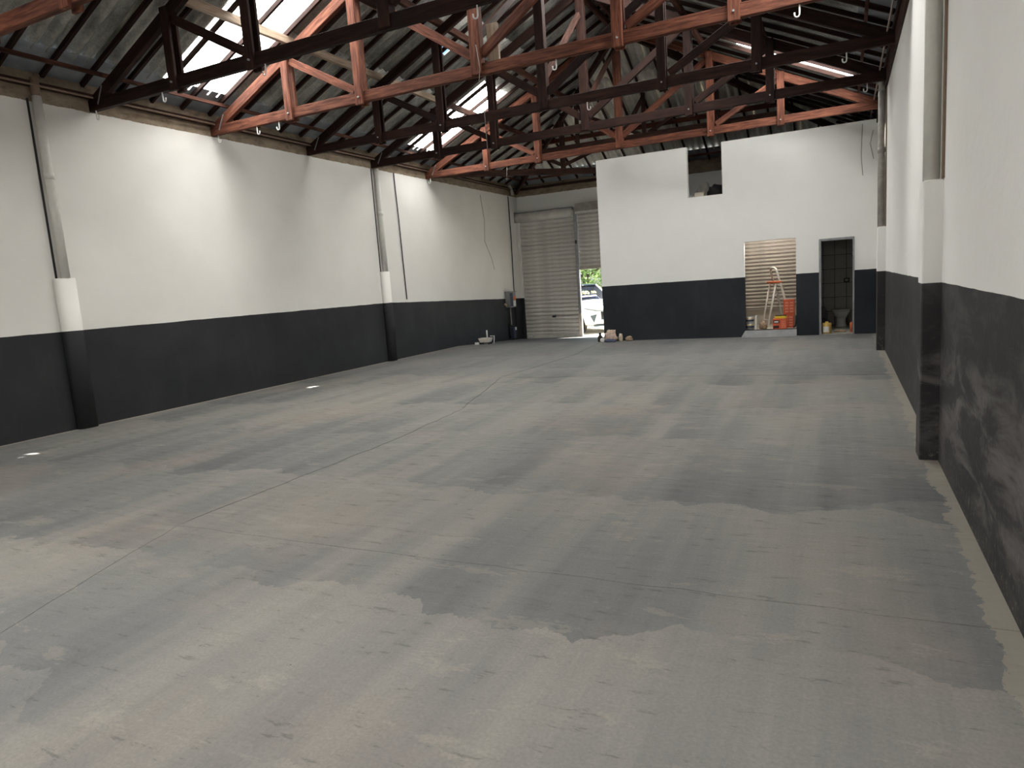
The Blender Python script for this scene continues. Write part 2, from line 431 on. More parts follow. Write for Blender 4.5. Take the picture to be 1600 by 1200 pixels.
H1 = jag([(-4.2, 3.07), (-2.9, 3.075), (-1.85, 3.083), (XR, 3.12)]); H2 = jag([(-5.12, 10.0), (-2.77, 10.05), (XR, 10.11)]); H0 = jag([(XL, 10.05), (-5.12, 10.0)])
slabs = [
    [(XL, YR)] + shift(J1, -.002, 0) + shift(J2, -G, 0)[1:] + shift(H0, 0, -G)[::-1][1:],
    shift(J1, .002, 0) + shift(H1, 0, -.0022)[1:] + [(XR, YR)],
    shift(H1, 0, .0022) + shift(H2, 0, -.008)[::-1] + shift(J2, G, 0)[::-1][1:-1],
    shift(H0, 0, G) + shift(J3, -.008, 0)[1:] + [(XL, 15.7)],
    shift(H2, 0, .008) + [(XR, 16.2), (-5.28, 16.2)] + shift(J3, .008, 0)[::-1][:-1]]
for p in slabs: prism('slab', p, -.035, 0.0, M['floor'], floor)
prism('ramp_slab', [(XL, 15.7), (-5.28, 15.7), (-5.06, 16.2), (-5.06, 20.2), (XL, 20.2)], -.6, lambda x, y: ramp_z(y), M['floor'], floor)

# ------------------------------------------------------------------ walls
wl_ = box('wall_left', (XL-.2, YR, -.6), (XL, 20.15, 4.62), M['wall_left'], kind='structure')
wr_ = box('wall_right', (XR, YR, -.6), (XR+.2, 20.15, 4.62), M['wall_right'], kind='structure')
bm = bmesh.new(); add_box(bm, (XL-.2, YR-.2, -.6), (XR+.2, YR, 4.62))
v = [bm.verts.new(p) for yy in (YR-.2, YR) for p in ((XL-.2, yy, 4.62), (XR+.2, yy, 4.62), (XC, yy, 7.05))]
for f in ((0, 1, 2), (3, 5, 4), (0, 3, 4, 1), (1, 4, 5, 2), (2, 5, 3, 0)): bm.faces.new([v[i] for i in f])
obj('wall_rear', bm, M['wall_right'], kind='structure')
# back wall with the shutter opening
bm = bmesh.new()
add_box(bm, (XL, YB+.08, 3.62), (PX0+.15, YB+.25, 4.62)); add_box(bm, (XL, YB+.08, -.6), (-9.14, YB+.25, 3.62))
add_box(bm, (PX0+.15, YB, -.6), (XR, YB+.25, 4.62))
wb_ = obj('wall_back', bm, M['wall_back'], kind='structure')
# corner casing by the shutter (white pier, black below)
box('corner_pier', (XL, YB-.10, -.3), (-9.135, YB-.035, 3.42), M['wall_left'], wb_, bevel=.006)

# partition: pieces around the openings, one wall
bm = bmesh.new()
Y0, Y1 = YP, YP+.15
NX0, NX1, NZ0, NZ1 = -1.945, -.892, .15, 2.085       # niche opening
DX0, DX1, DZ1 = -.445, .225, 2.01                    # toilet door
LX0, LX1, LZ0 = -3.12, -2.37, 3.165                  # loft gap
ZT = 4.262
xs = [PX0, LX0, LX1, NX0, NX1, DX0, DX1, XR]; zs = [-.05, NZ0, DZ1, NZ1, LZ0, ZT]
def solid(xa, xb, za, zb):
    xm, zm = (xa+xb)/2, (za+zb)/2
    if NX0 < xm < NX1 and NZ0 < zm < NZ1: return False
    if DX0 < xm < DX1 and zm < DZ1: return False
    if LX0 < xm < LX1 and zm > LZ0: return False
    return True
vv = {}
def gv(i, j, k):
    if (i, j, k) not in vv: vv[i, j, k] = bm.verts.new((xs[i], (Y0, Y1)[k], zs[j]))
    return vv[i, j, k]
S = [[solid(xs[i], xs[i+1], zs[j], zs[j+1]) for j in range(len(zs)-1)] for i in range(len(xs)-1)]
for i in range(len(xs)-1):
    for j in range(len(zs)-1):
        if not S[i][j]: continue
        bm.faces.new((gv(i, j, 0), gv(i+1, j, 0), gv(i+1, j+1, 0), gv(i, j+1, 0)))
        bm.faces.new((gv(i, j, 1), gv(i, j+1, 1), gv(i+1, j+1, 1), gv(i+1, j, 1)))
        for di, dj, e in ((-1, 0, ((i, j), (i, j+1))), (1, 0, ((i+1, j), (i+1, j+1))), (0, -1, ((i, j), (i+1, j))), (0, 1, ((i, j+1), (i+1, j+1)))):
            a, b = i+di, j+dj
            if not (0 <= a < len(xs)-1 and 0 <= b < len(zs)-1) or not S[a][b]:
                (p, q), (r, s_) = e; bm.faces.new((gv(p, q, 0), gv(r, s_, 0), gv(r, s_, 1), gv(p, q, 1)))
wp_ = obj('wall_partition', bm, M['wall_partition'], kind='structure')
box('wall_side', (PX0, Y1, -.6), (PX0+.15, YB, ZT), M['wall_partition'], kind='structure')
# loft slab and the block walls inside
box('floor_loft', (PX0+.15, Y1, 3.02), (XR, YB, 3.12), M['room_dark'], kind='structure')
box('wall_inner_right', (-.78, Y1, -.05), (-.68, YB, 3.02), M['room_dark'], kind='structure')
box('wall_inner_left', (-2.45, Y1, -.05), (-2.35, YB, 3.02), M['room_dark'], kind='structure')
box('floor_toilet', (-.68, Y1-.14, -.05), (XR, 18.1, .02), M['concrete'], kind='structure')
box('floor_niche', (-2.35, Y1-.14, -.05), (-.78, 17.9, .15), M['beige_render'], kind='structure')
box('wall_niche_back', (-2.35, 17.45, .15), (-.78, 17.55, 3.02), M['beige_render'], kind='structure')
wt_ = box('wall_toilet_back', (-.68, 18.1, -.05), (XR, 18.2, 3.02), M['slab_base'], kind='structure')
# grey painted slope in front of the niche
prism('sill_slope', [(-2.02, 15.73), (-.88, 15.73), (-.89, YP+.01), (-1.945, YP+.01)], -.01, lambda x, y: .006 if y < 15.8 else .15, M['grey_paint'], wp_)

# pilasters with downpipes
def right_pilaster(y, n):
    o = box('pilaster', (.515, y, -.02), (XR+.01, y+.26, 2.03), M['wall_right'], bevel=.008, kind='structure'); o.name = 'trim_%d' % n
    return o
for n, y in ((1, 5.75), (2, 12.85)): right_pilaster(y, n)
def left_pilaster(y, m):
    bm = bmesh.new(); n = 10; prof = []
    for k in range(n+1):
        a = -PI/2 + PI*k/n
        ca, sa = math.cos(a), math.sin(a)
        prof.append((XL-.005 + .12*abs(ca)**.6, y + .135*math.copysign(abs(sa)**.75, sa)))
    lo = [bm.verts.new((x, yy, -.02)) for x, yy in prof]; hi = [bm.verts.new((x, yy, 2.0)) for x, yy in prof]
    for i in range(n):
        f = bm.faces.new((lo[i], lo[i+1], hi[i+1], hi[i])); f.smooth = True
    bm.faces.new(hi); bm.faces.new((lo[0], hi[0], hi[-1], lo[-1])); bm.faces.new(lo)
    o = obj('pilaster', bm, M['wall_left'], kind='structure'); o.name = 'trim_%d' % m; return o
for m, y in ((3, 5.62), (4, 12.66)): left_pilaster(y, m)

def downpipe(x, y, z0, z1, label, side, mat, top):
    e = empty('downpipe', (x, y, z0), label=label, cat='pipe', group='rainwater downpipes above the pilasters')
    tube('pipe', [(x, y, z0), (x, y, z1)], .055, mat, e, 14)
    zc = z0 + (z1-z0)*.55
    tube('collar', [(x, y, zc), (x, y, zc+.09)], .061, mat, e, 14)
    tube('bare_top', [(x, y, z1-.005), (x, y, z1+.12), (x+side*.004, y+.01, z1+.22)], .052, top, e, 12)
    return e
downpipe(XL+.066, 5.62, 2.0, 4.28, 'white painted downpipe above the near left pilaster', -1, M['white_pvc'], M['brown_pvc'])
downpipe(XL+.066, 12.66, 2.0, 4.22, 'white painted downpipe above the far left pilaster', -1, M['white_pvc'], M['brown_pvc'])
downpipe(.571, 5.83, 2.03, 4.45, 'pale grey downpipe above the near right pilaster', 1, M['white_pvc'], M['grey_pvc'])
downpipe(.571, 12.93, 2.03, 4.15, 'grey dusty downpipe above the far right pilaster', 1, M['grey_pvc'], M['grey_pvc'])
# bare render strip / dark gap beside each pipe
for (x, y, z0, z1, m) in ((XL, 5.525, 2.0, 4.25, 'cable'), (XL, 12.545, 2.0, 4.22, 'cable')):
    box('gap_strip', (x-.002, y, z0), (x+.012, y+.024, z1), M[m], wl_)
for (y, z0, z1) in ((5.74, 2.03, 4.5), (12.82, 2.03, 4.3)):
    box('bare_strip', (XR-.014, y-.045, z0), (XR+.002, y+.035, z1), M['brown_pvc'], wr_)

# ------------------------------------------------------------------ roof: sheets, rafters, purlins
ceiling = empty('ceiling', (0, 0, 0), kind='structure', label='gabled roof of corrugated sheets on dark timber with a hipped far end')
PIT = .1725; AMP = .031; THK = .007; NSEG = 8; COLW = 6*PIT
def sheet_bm(s0, s1, trim=None, overlap=1, layers=2, hole=None):
    """local X up the slope (s0..s1 metres), local Y across (0..COLW), wave in Z; trim(y)->max X; hole=(sa,sb,ka,kb)"""
    bm = bmesh.new(); n = 6*NSEG + overlap*2
    rows = []
    for k in range(n+1):
        yy = k*PIT/NSEG
        e = min(s1, trim(yy)) if trim else s1
        rows.append((yy, AMP*math.cos(2*PI*yy/PIT), max(e, s0+.001)))
    cuts = [None, hole[0], hole[1], None] if hole else [None, None]
    m = len(cuts)-1
    def layer(dz):
        return [[bm.verts.new(((s0 if i == 0 else e if i == m else cuts[i]), yy, zz+dz)) for i in range(m+1)] for yy, zz, e in rows]
    Ls = [layer(0.0)] + ([layer(THK)] if layers == 2 else [])
    for k in range(n):
        if rows[k][2]-s0 < .01 and rows[k+1][2]-s0 < .01: continue
        for L in Ls:
            for i in range(m):
                if hole and i == 1 and hole[2] <= k < hole[3]: continue
                f = bm.faces.new((L[k][i], L[k+1][i], L[k+1][i+1], L[k][i+1])); f.smooth = True
        if layers == 2:
            A, B = Ls
            bm.faces.new((A[k][0], B[k][0], B[k+1][0], A[k+1][0])); bm.faces.new((A[k][m], A[k+1][m], B[k+1][m], B[k][m]))
    return bm
ANG = math.atan(SL); CA = math.cos(ANG)
S_EAVE = .36/CA; S_TOP = (XC-XL)/CA
ROWS = [(S_EAVE, 2.02), (1.90, 3.75), (3.63, S_TOP+.02)]
def plane_matrix(kind, c, lift):
    """frame of a roof slope: origin on the eaves line, X up-slope, Y along the eaves"""
    up = {'L': Vector((CA, 0, math.sin(ANG))), 'R': Vector((-CA, 0, math.sin(ANG))), 'H': Vector((0, -CA, math.sin(ANG)))}[kind]
    al = {'L': Vector((0, 1, 0)), 'R': Vector((0, -1, 0)), 'H': Vector((1, 0, 0))}[kind]
    nz = up.cross(al)
    if kind == 'L': o = Vector((XL, c, 4.60))
    elif kind == 'R': o = Vector((XR, c, 4.60))
    else: o = Vector((c, YB, 4.60))
    sgn = 1 if nz.z > 0 else -1
    o = o + nz*sgn*lift
    z = nz
    return Matrix(((up.x, al.x, z.x, o.x), (up.y, al.y, z.y, o.y), (up.z, al.z, z.z, o.z), (0, 0, 0, 1)))
SHEETS = {}
COL0 = 7.27
SKY_L = {-12: (0, 1, 2), -6: (0, 1, 2), 0: (0, 1, 2), 6: (0,)}
SKY_R = {-12: (0, 1, 2), -6: (0, 1, 2), 0: (0,), 3: (1, 2), 4: (2,), 6: (0,)}  # columns short of the far skylight are unseen sheets added as fill light
HOLES = {(-1, 1): (2.92, 3.08, 26, 38), (4, 1): (2.84, 3.0, 2, 13)}     # small broken openings that let the sun spots in
def place_sheet(kind, c, row, mesh_key, trim=None, sky=False, hole=None):
    key = (mesh_key, row, sky)
    me = SHEETS.get(key) if trim is None and hole is None else None
    if me is None:
        s0, s1 = ROWS[row]
        if trim is not None and max(trim(0), trim(COLW)) <= s0+.02: return
        me = mesh_of('skylight_sheet' if sky else 'roof_sheet', sheet_bm(s0, s1, trim, layers=1 if sky else 2, hole=hole), M['skylight'] if sky else M['sheet_lit'] if kind == 'H' else M['sheet'])
        if trim is None and hole is None: SHEETS[key] = me
    o = obj('skylight_sheet' if sky else 'roof_sheet', me, None, ceiling, plane_matrix(kind, c, .009*(row if row < 3 else 1)))
    if sky: o['label'] = 'bright glowing skylight or added fill sheet'
kmin = -13; kmax = int((YB-COL0)/COLW)+1
for k in range(kmin, kmax+1):
    y0 = COL0 + k*COLW
    for row in range(3):
        if k == 6 and row == 1: continue
        skyl = row in SKY_L.get(k, ()); skyr = row in SKY_R.get(k, ())
        ye = y0+COLW*1.05
        trimL = trimR = None
        if ye > RIDGE_END:
            trimL = lambda yy, y0=y0: max(0, (YB-(y0+yy)))/HIPK/CA + .02
            trimR = lambda yy, y0=y0: max(0, (YB-(y0+COLW-yy)))/HIPK/CA + .02
        if y0 >= YB: continue
        place_sheet('L', y0, row, 'L', trimL, skyl, HOLES.get((k, row)))
        place_sheet('R', y0+COLW, row, 'L', trimR, skyr)
x = XL
while x < XR:
    for row in range(3):
        trim = lambda yy, x=x: max(0, min(x+yy-XL, XR-x-yy))*HIPK/CA + .02
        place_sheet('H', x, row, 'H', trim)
    x += COLW
# the far skylights run on a little above their first sheet
ROWS.append((1.90, 2.72))
for kind, c in (('L', COL0+6*COLW), ('R', COL0+7*COLW)):
    place_sheet(kind, c, 3, 'L', None, True)
    ROWS[1] = (2.60, 3.75); place_sheet(kind, c, 1, 'upper', None, False); ROWS[1] = (1.90, 3.75)
# ridge cap and hip caps
tube('ridge_cap', [(XC, YR, z_roof(XC, 0)+.02), (XC, RIDGE_END, z_roof(XC, 0)+.02)], .09, M['sheet'], ceiling, 10)
for sx_, xe in ((1, XL), (-1, XR)):
    tube('hip_cap', [(XC, RIDGE_END, z_roof(XC, 0)+.02), (xe, YB, 4.62)], .08, M['sheet'], ceiling, 8)
# rafters on each slope (they run up the slope, under the sheets)
RAF_W, RAF_H = .042, .06
def rz_raf(d): return 4.60 + SL*d - .033      # top of rafter at horizontal distance d from the eaves
y = COL0 + kmin*COLW + .02
while y < YB-.25:
    dmax = min((XR-XL)/2, (YB-y)/HIPK)
    if dmax > .3:
        for x0, sg in ((XL, 1), (XR, -1)):
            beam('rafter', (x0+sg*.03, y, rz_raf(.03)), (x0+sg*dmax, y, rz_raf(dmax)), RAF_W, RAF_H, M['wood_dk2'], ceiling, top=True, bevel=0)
    y += COLW/2
x = XL+.45
while x < XR-.3:
    dmax = min(x-XL, XR-x)*HIPK
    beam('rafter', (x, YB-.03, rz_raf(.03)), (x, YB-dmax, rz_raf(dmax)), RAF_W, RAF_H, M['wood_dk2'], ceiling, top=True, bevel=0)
    x += .55
def z_purlin(d): return 4.60 + SL*d - .033 - RAF_H/CA
for d in (.36, 1.82, 3.12, 4.83):
    w, h = (.04, .05) if d == .36 else (.07, .11)
    for x0, sg in ((XL, 1), (XR, -1)):
        ye = YB - d*HIPK
        for ya, yb in ((YR, -.1), (-.1, 6.34), (6.34, 12.57), (12.57, ye)):
            beam('purlin', (x0+sg*d, ya, z_purlin(d)), (x0+sg*d, yb, z_purlin(d)), w, h, M['wood_pale'] if (d == 1.82 and ya == 6.34 and sg == 1) else M['wood_mid'], ceiling, top=True, bevel=0)
    if d < 4.5: beam('purlin', (XL+d, YB-d*HIPK, z_purlin(d)), (XR-d, YB-d*HIPK, z_purlin(d)), w, h, M['wood'], ceiling, top=True, bevel=0)
# wall plates, gutter flashing along the eaves
for x0, sg in ((XL, 1), (XR, -1)):
    for ya, yb in ((YR, 1.9), (1.9, 8.2), (8.2, 14.5), (14.5, YB)):
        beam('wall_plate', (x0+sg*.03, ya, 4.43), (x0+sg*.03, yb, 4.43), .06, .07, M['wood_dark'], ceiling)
    tube('eaves_rail', [(x0+sg*.115, YR, 4.40), (x0+sg*.115, YB, 4.40)], .014, M['brown_pvc'], ceiling, 6)
    bm = bmesh.new()
    v = [bm.verts.new(p) for p in ((x0-sg*.19, YR, 4.50), (x0-sg*.19, YB, 4.50), (x0+sg*.46, YB, 4.79), (x0+sg*.46, YR, 4.79))]
    bm.faces.new(v); r = bmesh.ops.extrude_face_region(bm, geom=bm.faces[:])
    for g in r['geom']:
        if isinstance(g, bmesh.types.BMVert): g.co.z += .004
    obj('gutter_flashing', bm, M['gutter'], ceiling)
beam('wall_plate', (XL, YB-.03, 4.43), (PX0, YB-.03, 4.43), .06, .07, M['wood_dark'], ceiling)
bm = bmesh.new(); v = [bm.verts.new(p) for p in ((XL, YB+.2, 4.50), (XR, YB+.2, 4.50), (XR, YB-.46, 4.79), (XL, YB-.46, 4.79))]
bm.faces.new(v); obj('gutter_flashing', bm, M['gutter'], ceiling)
# right-hand wall: dark board above the paint
box('eaves_board', (XR-.03, YR, 4.18), (XR+.02, YB, 4.44), M['wood_dark'], wr_)

# ------------------------------------------------------------------ trusses
def zc_top(d): return 4.385 + SL*d           # upper edge of the top chord
HALF = (XR-XL)/2
def truss(y, label, mat, hip=False):
    e = empty('roof_truss', (XC, y, 4.24), label=label, cat='roof truss', group='timber roof trusses across the hall')
    W = .075
    beam('bottom_chord', (XL-.02, y, 4.385), (XR+.02, y, 4.385), W, .15, mat, e, top=True, bevel=.006)
    for sg, x0 in ((1, XL), (-1, XR)):
        beam('top_chord', (x0-sg*.02, y, zc_top(-.02)), (x0+sg*HALF, y, zc_top(HALF)), W, .15, mat, e, top=True, bevel=.006)
        for d in (1.71, 3.03):
            # paired planks clasping the chords
            for oy in (-1, 1):
                x = x0+sg*d
                beam('post_plank', (x, y+oy*(W/2+.02), 4.20), (x, y+oy*(W/2+.02), zc_top(d)-.02), .04, .13, mat, e, up=(1, 0, 0), bevel=.004)
            o = tube('bolt', [(x0+sg*d, y-W/2-.06, 4.30), (x0+sg*d, y+W/2+.06, 4.30)], .013, M['steel'], e, 6)
        # diagonals fall towards the middle
        beam('diagonal', (x0+sg*1.78, y, zc_top(1.71)-.16), (x0+sg*2.93, y, 4.42), .06, .11, mat, e, bevel=.004)
        beam('diagonal', (x0+sg*3.10, y, zc_top(3.03)-.16), (x0+sg*(HALF-.07), y, 4.50), .06, .12, mat, e, bevel=.004)
        if sg == 1: beam('heel_strap', (x0+sg*.20, y-W/2-.004, 4.30), (x0+sg*.33, y-W/2-.004, 4.52), .006, .02, M['steel'], e, bevel=0)
    beam('king_post', (XC, y, 4.25), (XC, y, zc_top(HALF)-.05), .13, .15, mat, e, up=(1, 0, 0), bevel=.006)
    return e
TY = [-4.1, -2.0, .05, 2.1, 4.20, 6.34, 8.35, 10.58, 12.57, 14.75]
names = {4.20: 'reddish timber truss cut off at the top left corner', 6.34: 'shaded timber truss in front of the large left skylight', 8.35: 'bright red-brown timber truss just behind the large left skylight',
         10.58: 'shaded timber truss midway down the hall, right end by the grey downpipe', 12.57: 'shaded timber truss landing on the far left downpipe', 14.75: 'red-brown timber truss nearest the white partition'}
extra = ['timber truss at the rear end behind the camera', 'second timber truss behind the camera', 'timber truss directly above the camera', 'timber truss just ahead above the camera']
for i, y in enumerate(TY): truss(y+.0375, names.get(y, extra[i] if i < 4 else ''), M['wood_dk2'] if y in (6.34, 10.58, 12.57) else M['wood'])  # trusses away from the skylights get the shade-darkened timber colour

# hip end framing
hipf = empty('hip_frame', (XC, RIDGE_END, 4.3), label='dark diagonal hip timbers with posts over the far door', cat='roof frame')
for sg, x0 in ((1, XL), (-1, XR)):
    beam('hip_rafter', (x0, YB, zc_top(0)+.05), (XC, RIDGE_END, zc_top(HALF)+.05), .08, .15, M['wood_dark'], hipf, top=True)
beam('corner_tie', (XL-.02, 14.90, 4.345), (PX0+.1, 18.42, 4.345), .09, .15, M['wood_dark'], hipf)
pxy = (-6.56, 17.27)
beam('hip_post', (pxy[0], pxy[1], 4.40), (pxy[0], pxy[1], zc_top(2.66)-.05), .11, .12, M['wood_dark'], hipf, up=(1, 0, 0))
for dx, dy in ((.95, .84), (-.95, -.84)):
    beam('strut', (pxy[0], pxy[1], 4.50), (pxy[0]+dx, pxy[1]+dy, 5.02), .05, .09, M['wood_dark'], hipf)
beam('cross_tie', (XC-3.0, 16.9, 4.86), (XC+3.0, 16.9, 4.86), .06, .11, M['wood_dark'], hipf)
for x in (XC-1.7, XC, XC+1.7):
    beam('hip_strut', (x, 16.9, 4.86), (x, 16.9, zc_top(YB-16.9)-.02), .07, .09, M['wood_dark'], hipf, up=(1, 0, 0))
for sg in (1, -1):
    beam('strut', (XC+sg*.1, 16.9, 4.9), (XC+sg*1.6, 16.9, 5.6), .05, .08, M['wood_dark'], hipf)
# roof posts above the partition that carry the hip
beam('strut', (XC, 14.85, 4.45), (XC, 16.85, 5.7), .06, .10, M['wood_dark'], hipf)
# longitudinal braces between king posts
for ya, yb in ((6.45, 8.25), (8.45, 10.5), (10.7, 12.5), (12.7, 14.7)):
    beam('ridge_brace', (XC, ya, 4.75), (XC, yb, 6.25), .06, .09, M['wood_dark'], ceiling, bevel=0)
# light wood block by the king post of the bright truss
beam('timber_block', (XC+.22, 8.44, 4.40), (XC+.22, 8.44, 4.86), .05, .16, M['wood_pale'], ceiling, up=(1, 0, 0))

# J hooks under the chords
def hook(x, y, flip, label):
    z = 4.24
    pts = [(x, y, z+.01), (x, y, z-.10)] + [(x-flip*.025*(1-math.cos(a)), y, z-.10-.025*math.sin(a)) for a in (.8, 1.57, 2.4, PI)] + [(x-flip*.05, y, z-.075)]
    tube('hook', pts, .009, M['white'], None, 6, label=label, cat='hook', group='white hooks under the trusses')
D1, R2 = 'the dark truss before the large skylight', 'the bright red-brown truss'
for x, y, f, lb in ((-9.12, 6.36, -1, 'white hook at the wall end of '+D1), (-7.79, 6.36, -1, 'white hook left of the first post of '+D1), (-6.02, 6.36, 1, 'white hook at the second post of '+D1), (-3.22, 6.36, 1, 'white hook right of centre under '+D1),
                    (-9.1, 8.38, -1, 'white hook at the wall end of '+R2), (-8.25, 8.38, -1, 'leftmost white hook hanging free under '+R2), (-7.79, 8.38, 1, 'white hook just left of the first post of '+R2), (-3.2, 8.38, 1, 'white hook right of centre under '+R2), (-.41, 8.38, 1, 'white hook near the right end of '+R2),
                    (-3.57, 10.6, -1, 'white hook under the middle of the dark truss midway'), (.05, 10.6, 1, 'white hook near the right end of the dark truss midway'), (.35, 12.6, 1, 'white hook by the grey downpipe under the far dark truss'), (-9.1, 14.77, 1, 'white hook at the wall end of the farthest red-brown truss')):
    hook(x, y, f, lb)

# ------------------------------------------------------------------ back door: two roller shutters
SLATS = {}
def slat_mesh(w, h, depth, mat):
    key = (w, h, mat.name)
    if key not in SLATS:
        bm = bmesh.new(); n = 6; prof = []
        for k in range(n+1):
            t = k/n; prof.append((-depth*math.sin(PI*t)**.6, t*h*.74))
        prof += [(.034, h*.78), (.034, h*.97), (.0, h)]
        fr = [[bm.verts.new((x, yy, zz)) for x in (0, w)] for yy, zz in prof]
        bk = [[bm.verts.new((x, .038, zz)) for x in (0, w)] for zz in (0, h)]
        for a, b in zip(fr, fr[1:]): bm.faces.new((a[0], a[1], b[1], b[0]))
        bm.faces.new((bk[0][0], bk[1][0], bk[1][1], bk[0][1]))
        SLATS[key] = mesh_of('slat', bm, mat)
    return SLATS[key]
def shutter(name, x0, x1, y, z0, z1, pitch, mat, label, depth=.026):
    e = empty(name, (x0, y, z0), label=label, cat='shutter')
    n = max(1, round((z1-z0)/pitch)); h = (z1-z0)/n
    for i in range(n): obj('slat', slat_mesh(round(x1-x0, 3), round(h, 4), depth, mat), None, e, T3((x0, y, z0+i*h)))
    return e
s1 = shutter('roller_shutter', -9.17, -7.34, YB, -.13, 3.44, .125, M['shutter'], 'closed grey metal roller shutter at the far left corner')
box('bottom_rail', (-9.14, YB-.03, -.225), (-7.34, YB+.02, -.13), M['shutter'], s1, bevel=.005)
box('lock', (-8.22, YB-.05, .42), (-8.10, YB-.012, .47), M['black'], s1, bevel=.004)
box('lock_bar', (-8.10, YB-.03, .437), (-7.37, YB-.014, .455), M['steel'], s1)
tube('shutter_coil', [(-9.21, YB-.10, 3.57), (-7.34, YB-.10, 3.57)], .14, M['shutter'], s1, 16)
box('coil_plate', (-9.22, YB-.25, 3.42), (-9.205, YB+.06, 3.74), M['steel'], s1)
box('coil_cover', (-9.2, YB-.16, 3.62), (-7.34, YB+.06, 3.72), M['gutter'], s1, bevel=.01)
box('rail_tab', (-9.08, YB-.06, -.17), (-8.95, YB-.03, -.13), M['white'], s1)
s2 = shutter('roller_shutter', -7.23, PX0+.14, YB, 1.92, 3.50, .125, M['shutter'], 'half raised grey roller shutter over the open doorway')
box('bottom_rail', (-7.23, YB-.03, 1.83), (PX0+.14, YB+.02, 1.92), M['shutter_dirty'], s2, bevel=.005)
box('coil_cover', (-7.23, YB-.16, 3.50), (PX0+.14, YB+.07, 3.80), M['grey_pvc'], s2, bevel=.01)
box('cover_edge', (-7.23, YB-.18, 3.49), (PX0+.14, YB-.13, 3.56), M['white'], s2, bevel=.006)
po = empty('door_post', (-7.285, YB, -.24), label='narrow grey steel post between the two roller shutters', cat='post')
box('channel', (-7.33, YB-.05, -.24), (-7.24, YB+.07, 3.70), M['steel'], po, bevel=.008)
box('lower_sleeve', (-7.335, YB-.07, -.24), (-7.235, YB+.05, .5), M['shutter_dirty'], po, bevel=.008)
box('latch', (-7.31, YB-.08, 2.62), (-7.26, YB-.05, 2.72), M['black'], po)

# electric panel on the left wall with its cables
ep = empty('electric_panel', (XL+.06, 18.9, .84), label='grey electric panel with an orange sticker on the far left wall', cat='electric panel')
box('cabinet', (XL, 18.70, .84), (XL+.16, 19.12, 1.31), M['steel'], ep, bevel=.006)
box('open_front', (XL+.158, 18.72, .87), (XL+.168, 18.90, 1.28), M['navy'], ep)
box('cover_lip', (XL-.0, 18.68, 1.30), (XL+.19, 19.14, 1.325), M['grey_pvc'], ep)
box('sticker', (XL+.158, 18.96, 1.05), (XL+.166, 19.10, 1.17), M['orange'], ep)
box('sticker_plate', (XL+.158, 18.93, .88), (XL+.164, 19.10, 1.04), M['white'], ep)
tube('socket', [(XL, 18.62, .93), (XL+.07, 18.62, .93)], .045, M['rag'], ep, 10)
tube('cable', [(XL+.05, 18.92, .84), (XL+.06, 18.90, .6), (XL+.04, 18.95, .45), (XL+.05, 18.93, .3)], .02, M['cable_grey'], ep, 6)
tube('conduit', [(XL+.04, 18.82, -.1), (XL+.04, 18.82, .35)], .035, M['black'], ep, 8)
sb = empty('switch_box', (XL+.05, 19.0, -.12), label='small dark box with a white lid low on the far left wall', cat='switch box')
box('housing', (XL, 18.93, -.12), (XL+.11, 19.10, .22), M['navy'], sb, bevel=.006)
box('lid', (XL+.11, 19.02, .13), (XL+.135, 19.10, .22), M['white'], sb, bevel=.004)
# wires on the left wall
tube('wall_cable', [(XL+.02, 13.38, 4.22), (XL+.02, 13.42, 3.2), (XL+.02, 13.44, 2.2), (XL+.02, 13.46, 1.35)], .012, M['cable'], None, 6, label='black cable running straight down the left wall past the far downpipe', cat='cable')
tube('wall_cable', [(XL+.02, 19.35, 4.2), (XL+.02, 19.38, 2.9), (XL+.02, 19.33, 1.4), (XL+.02, 19.36, .1)], .014, M['cable'], None, 6, label='long dark cable down the corner beside the roller shutter', cat='cable')
tube('hanging_wire', [(-7.0, 14.77, 4.26), (-7.03, 14.77, 3.9)], .004, M['cable_grey'], None, 5, label='short wire end dangling from the red-brown far truss', cat='wire')
tube('hanging_wire', [(-4.30, 8.36, 4.62), (-4.26, 8.30, 4.60), (-4.22, 8.29, 4.3), (-4.25, 8.28, 4.10), (-4.21, 8.3, 4.0), (-4.2, 8.3, 3.3)], .005, M['cable_grey'], None, 5, label='thin grey wire tied to the king post of the bright truss', cat='wire')
tube('wall_wire', [(XL+.012, 17.55, 4.1), (XL+.012, 17.7, 3.4), (XL+.012, 17.62, 2.8), (XL+.012, 18.0, 2.3), (XL+.012, 18.1, 2.0)], .005, M['cable_grey'], None, 5, label='loose thin wire wandering down the white left wall', cat='wire')
tube('wall_wire', [(.36, YP-.012, 4.2), (.34, YP-.012, 3.6), (.37, YP-.012, 3.2)], .005, M['cable_grey'], None, 5, label='thin wire hanging on the partition near the right wall', cat='wire')
tube('wall_wire', [(.55, YP-.02, 4.05), (.50, YP-.02, 3.8), (.56, YP-.02, 3.5)], .006, M['cable_grey'], None, 5, label='pale bent wire in the right corner above the partition', cat='wire')
tube('corner_pipe', [(XL+.05, 19.3, 4.48), (XL+.08, 19.38, 4.52), (XL+.10, 19.45, 4.42), (XL+.10, 19.5, 4.24)], .045, M['grey_pvc'], None, 10, label='short grey bent pipe end in the far left roof corner', cat='pipe')

# ------------------------------------------------------------------ niche: shutter, ladder, cartons, tins
s3 = shutter('roller_shutter', -2.34, -.80, 17.40, .53, 2.75, .085, M['shutter_dirty'], 'beige dusty roller shutter at the back of the niche', .02)
box('bottom_rail', (-2.34, 17.37, .50), (-.80, 17.42, .53), M['shutter_dirty'], s3)

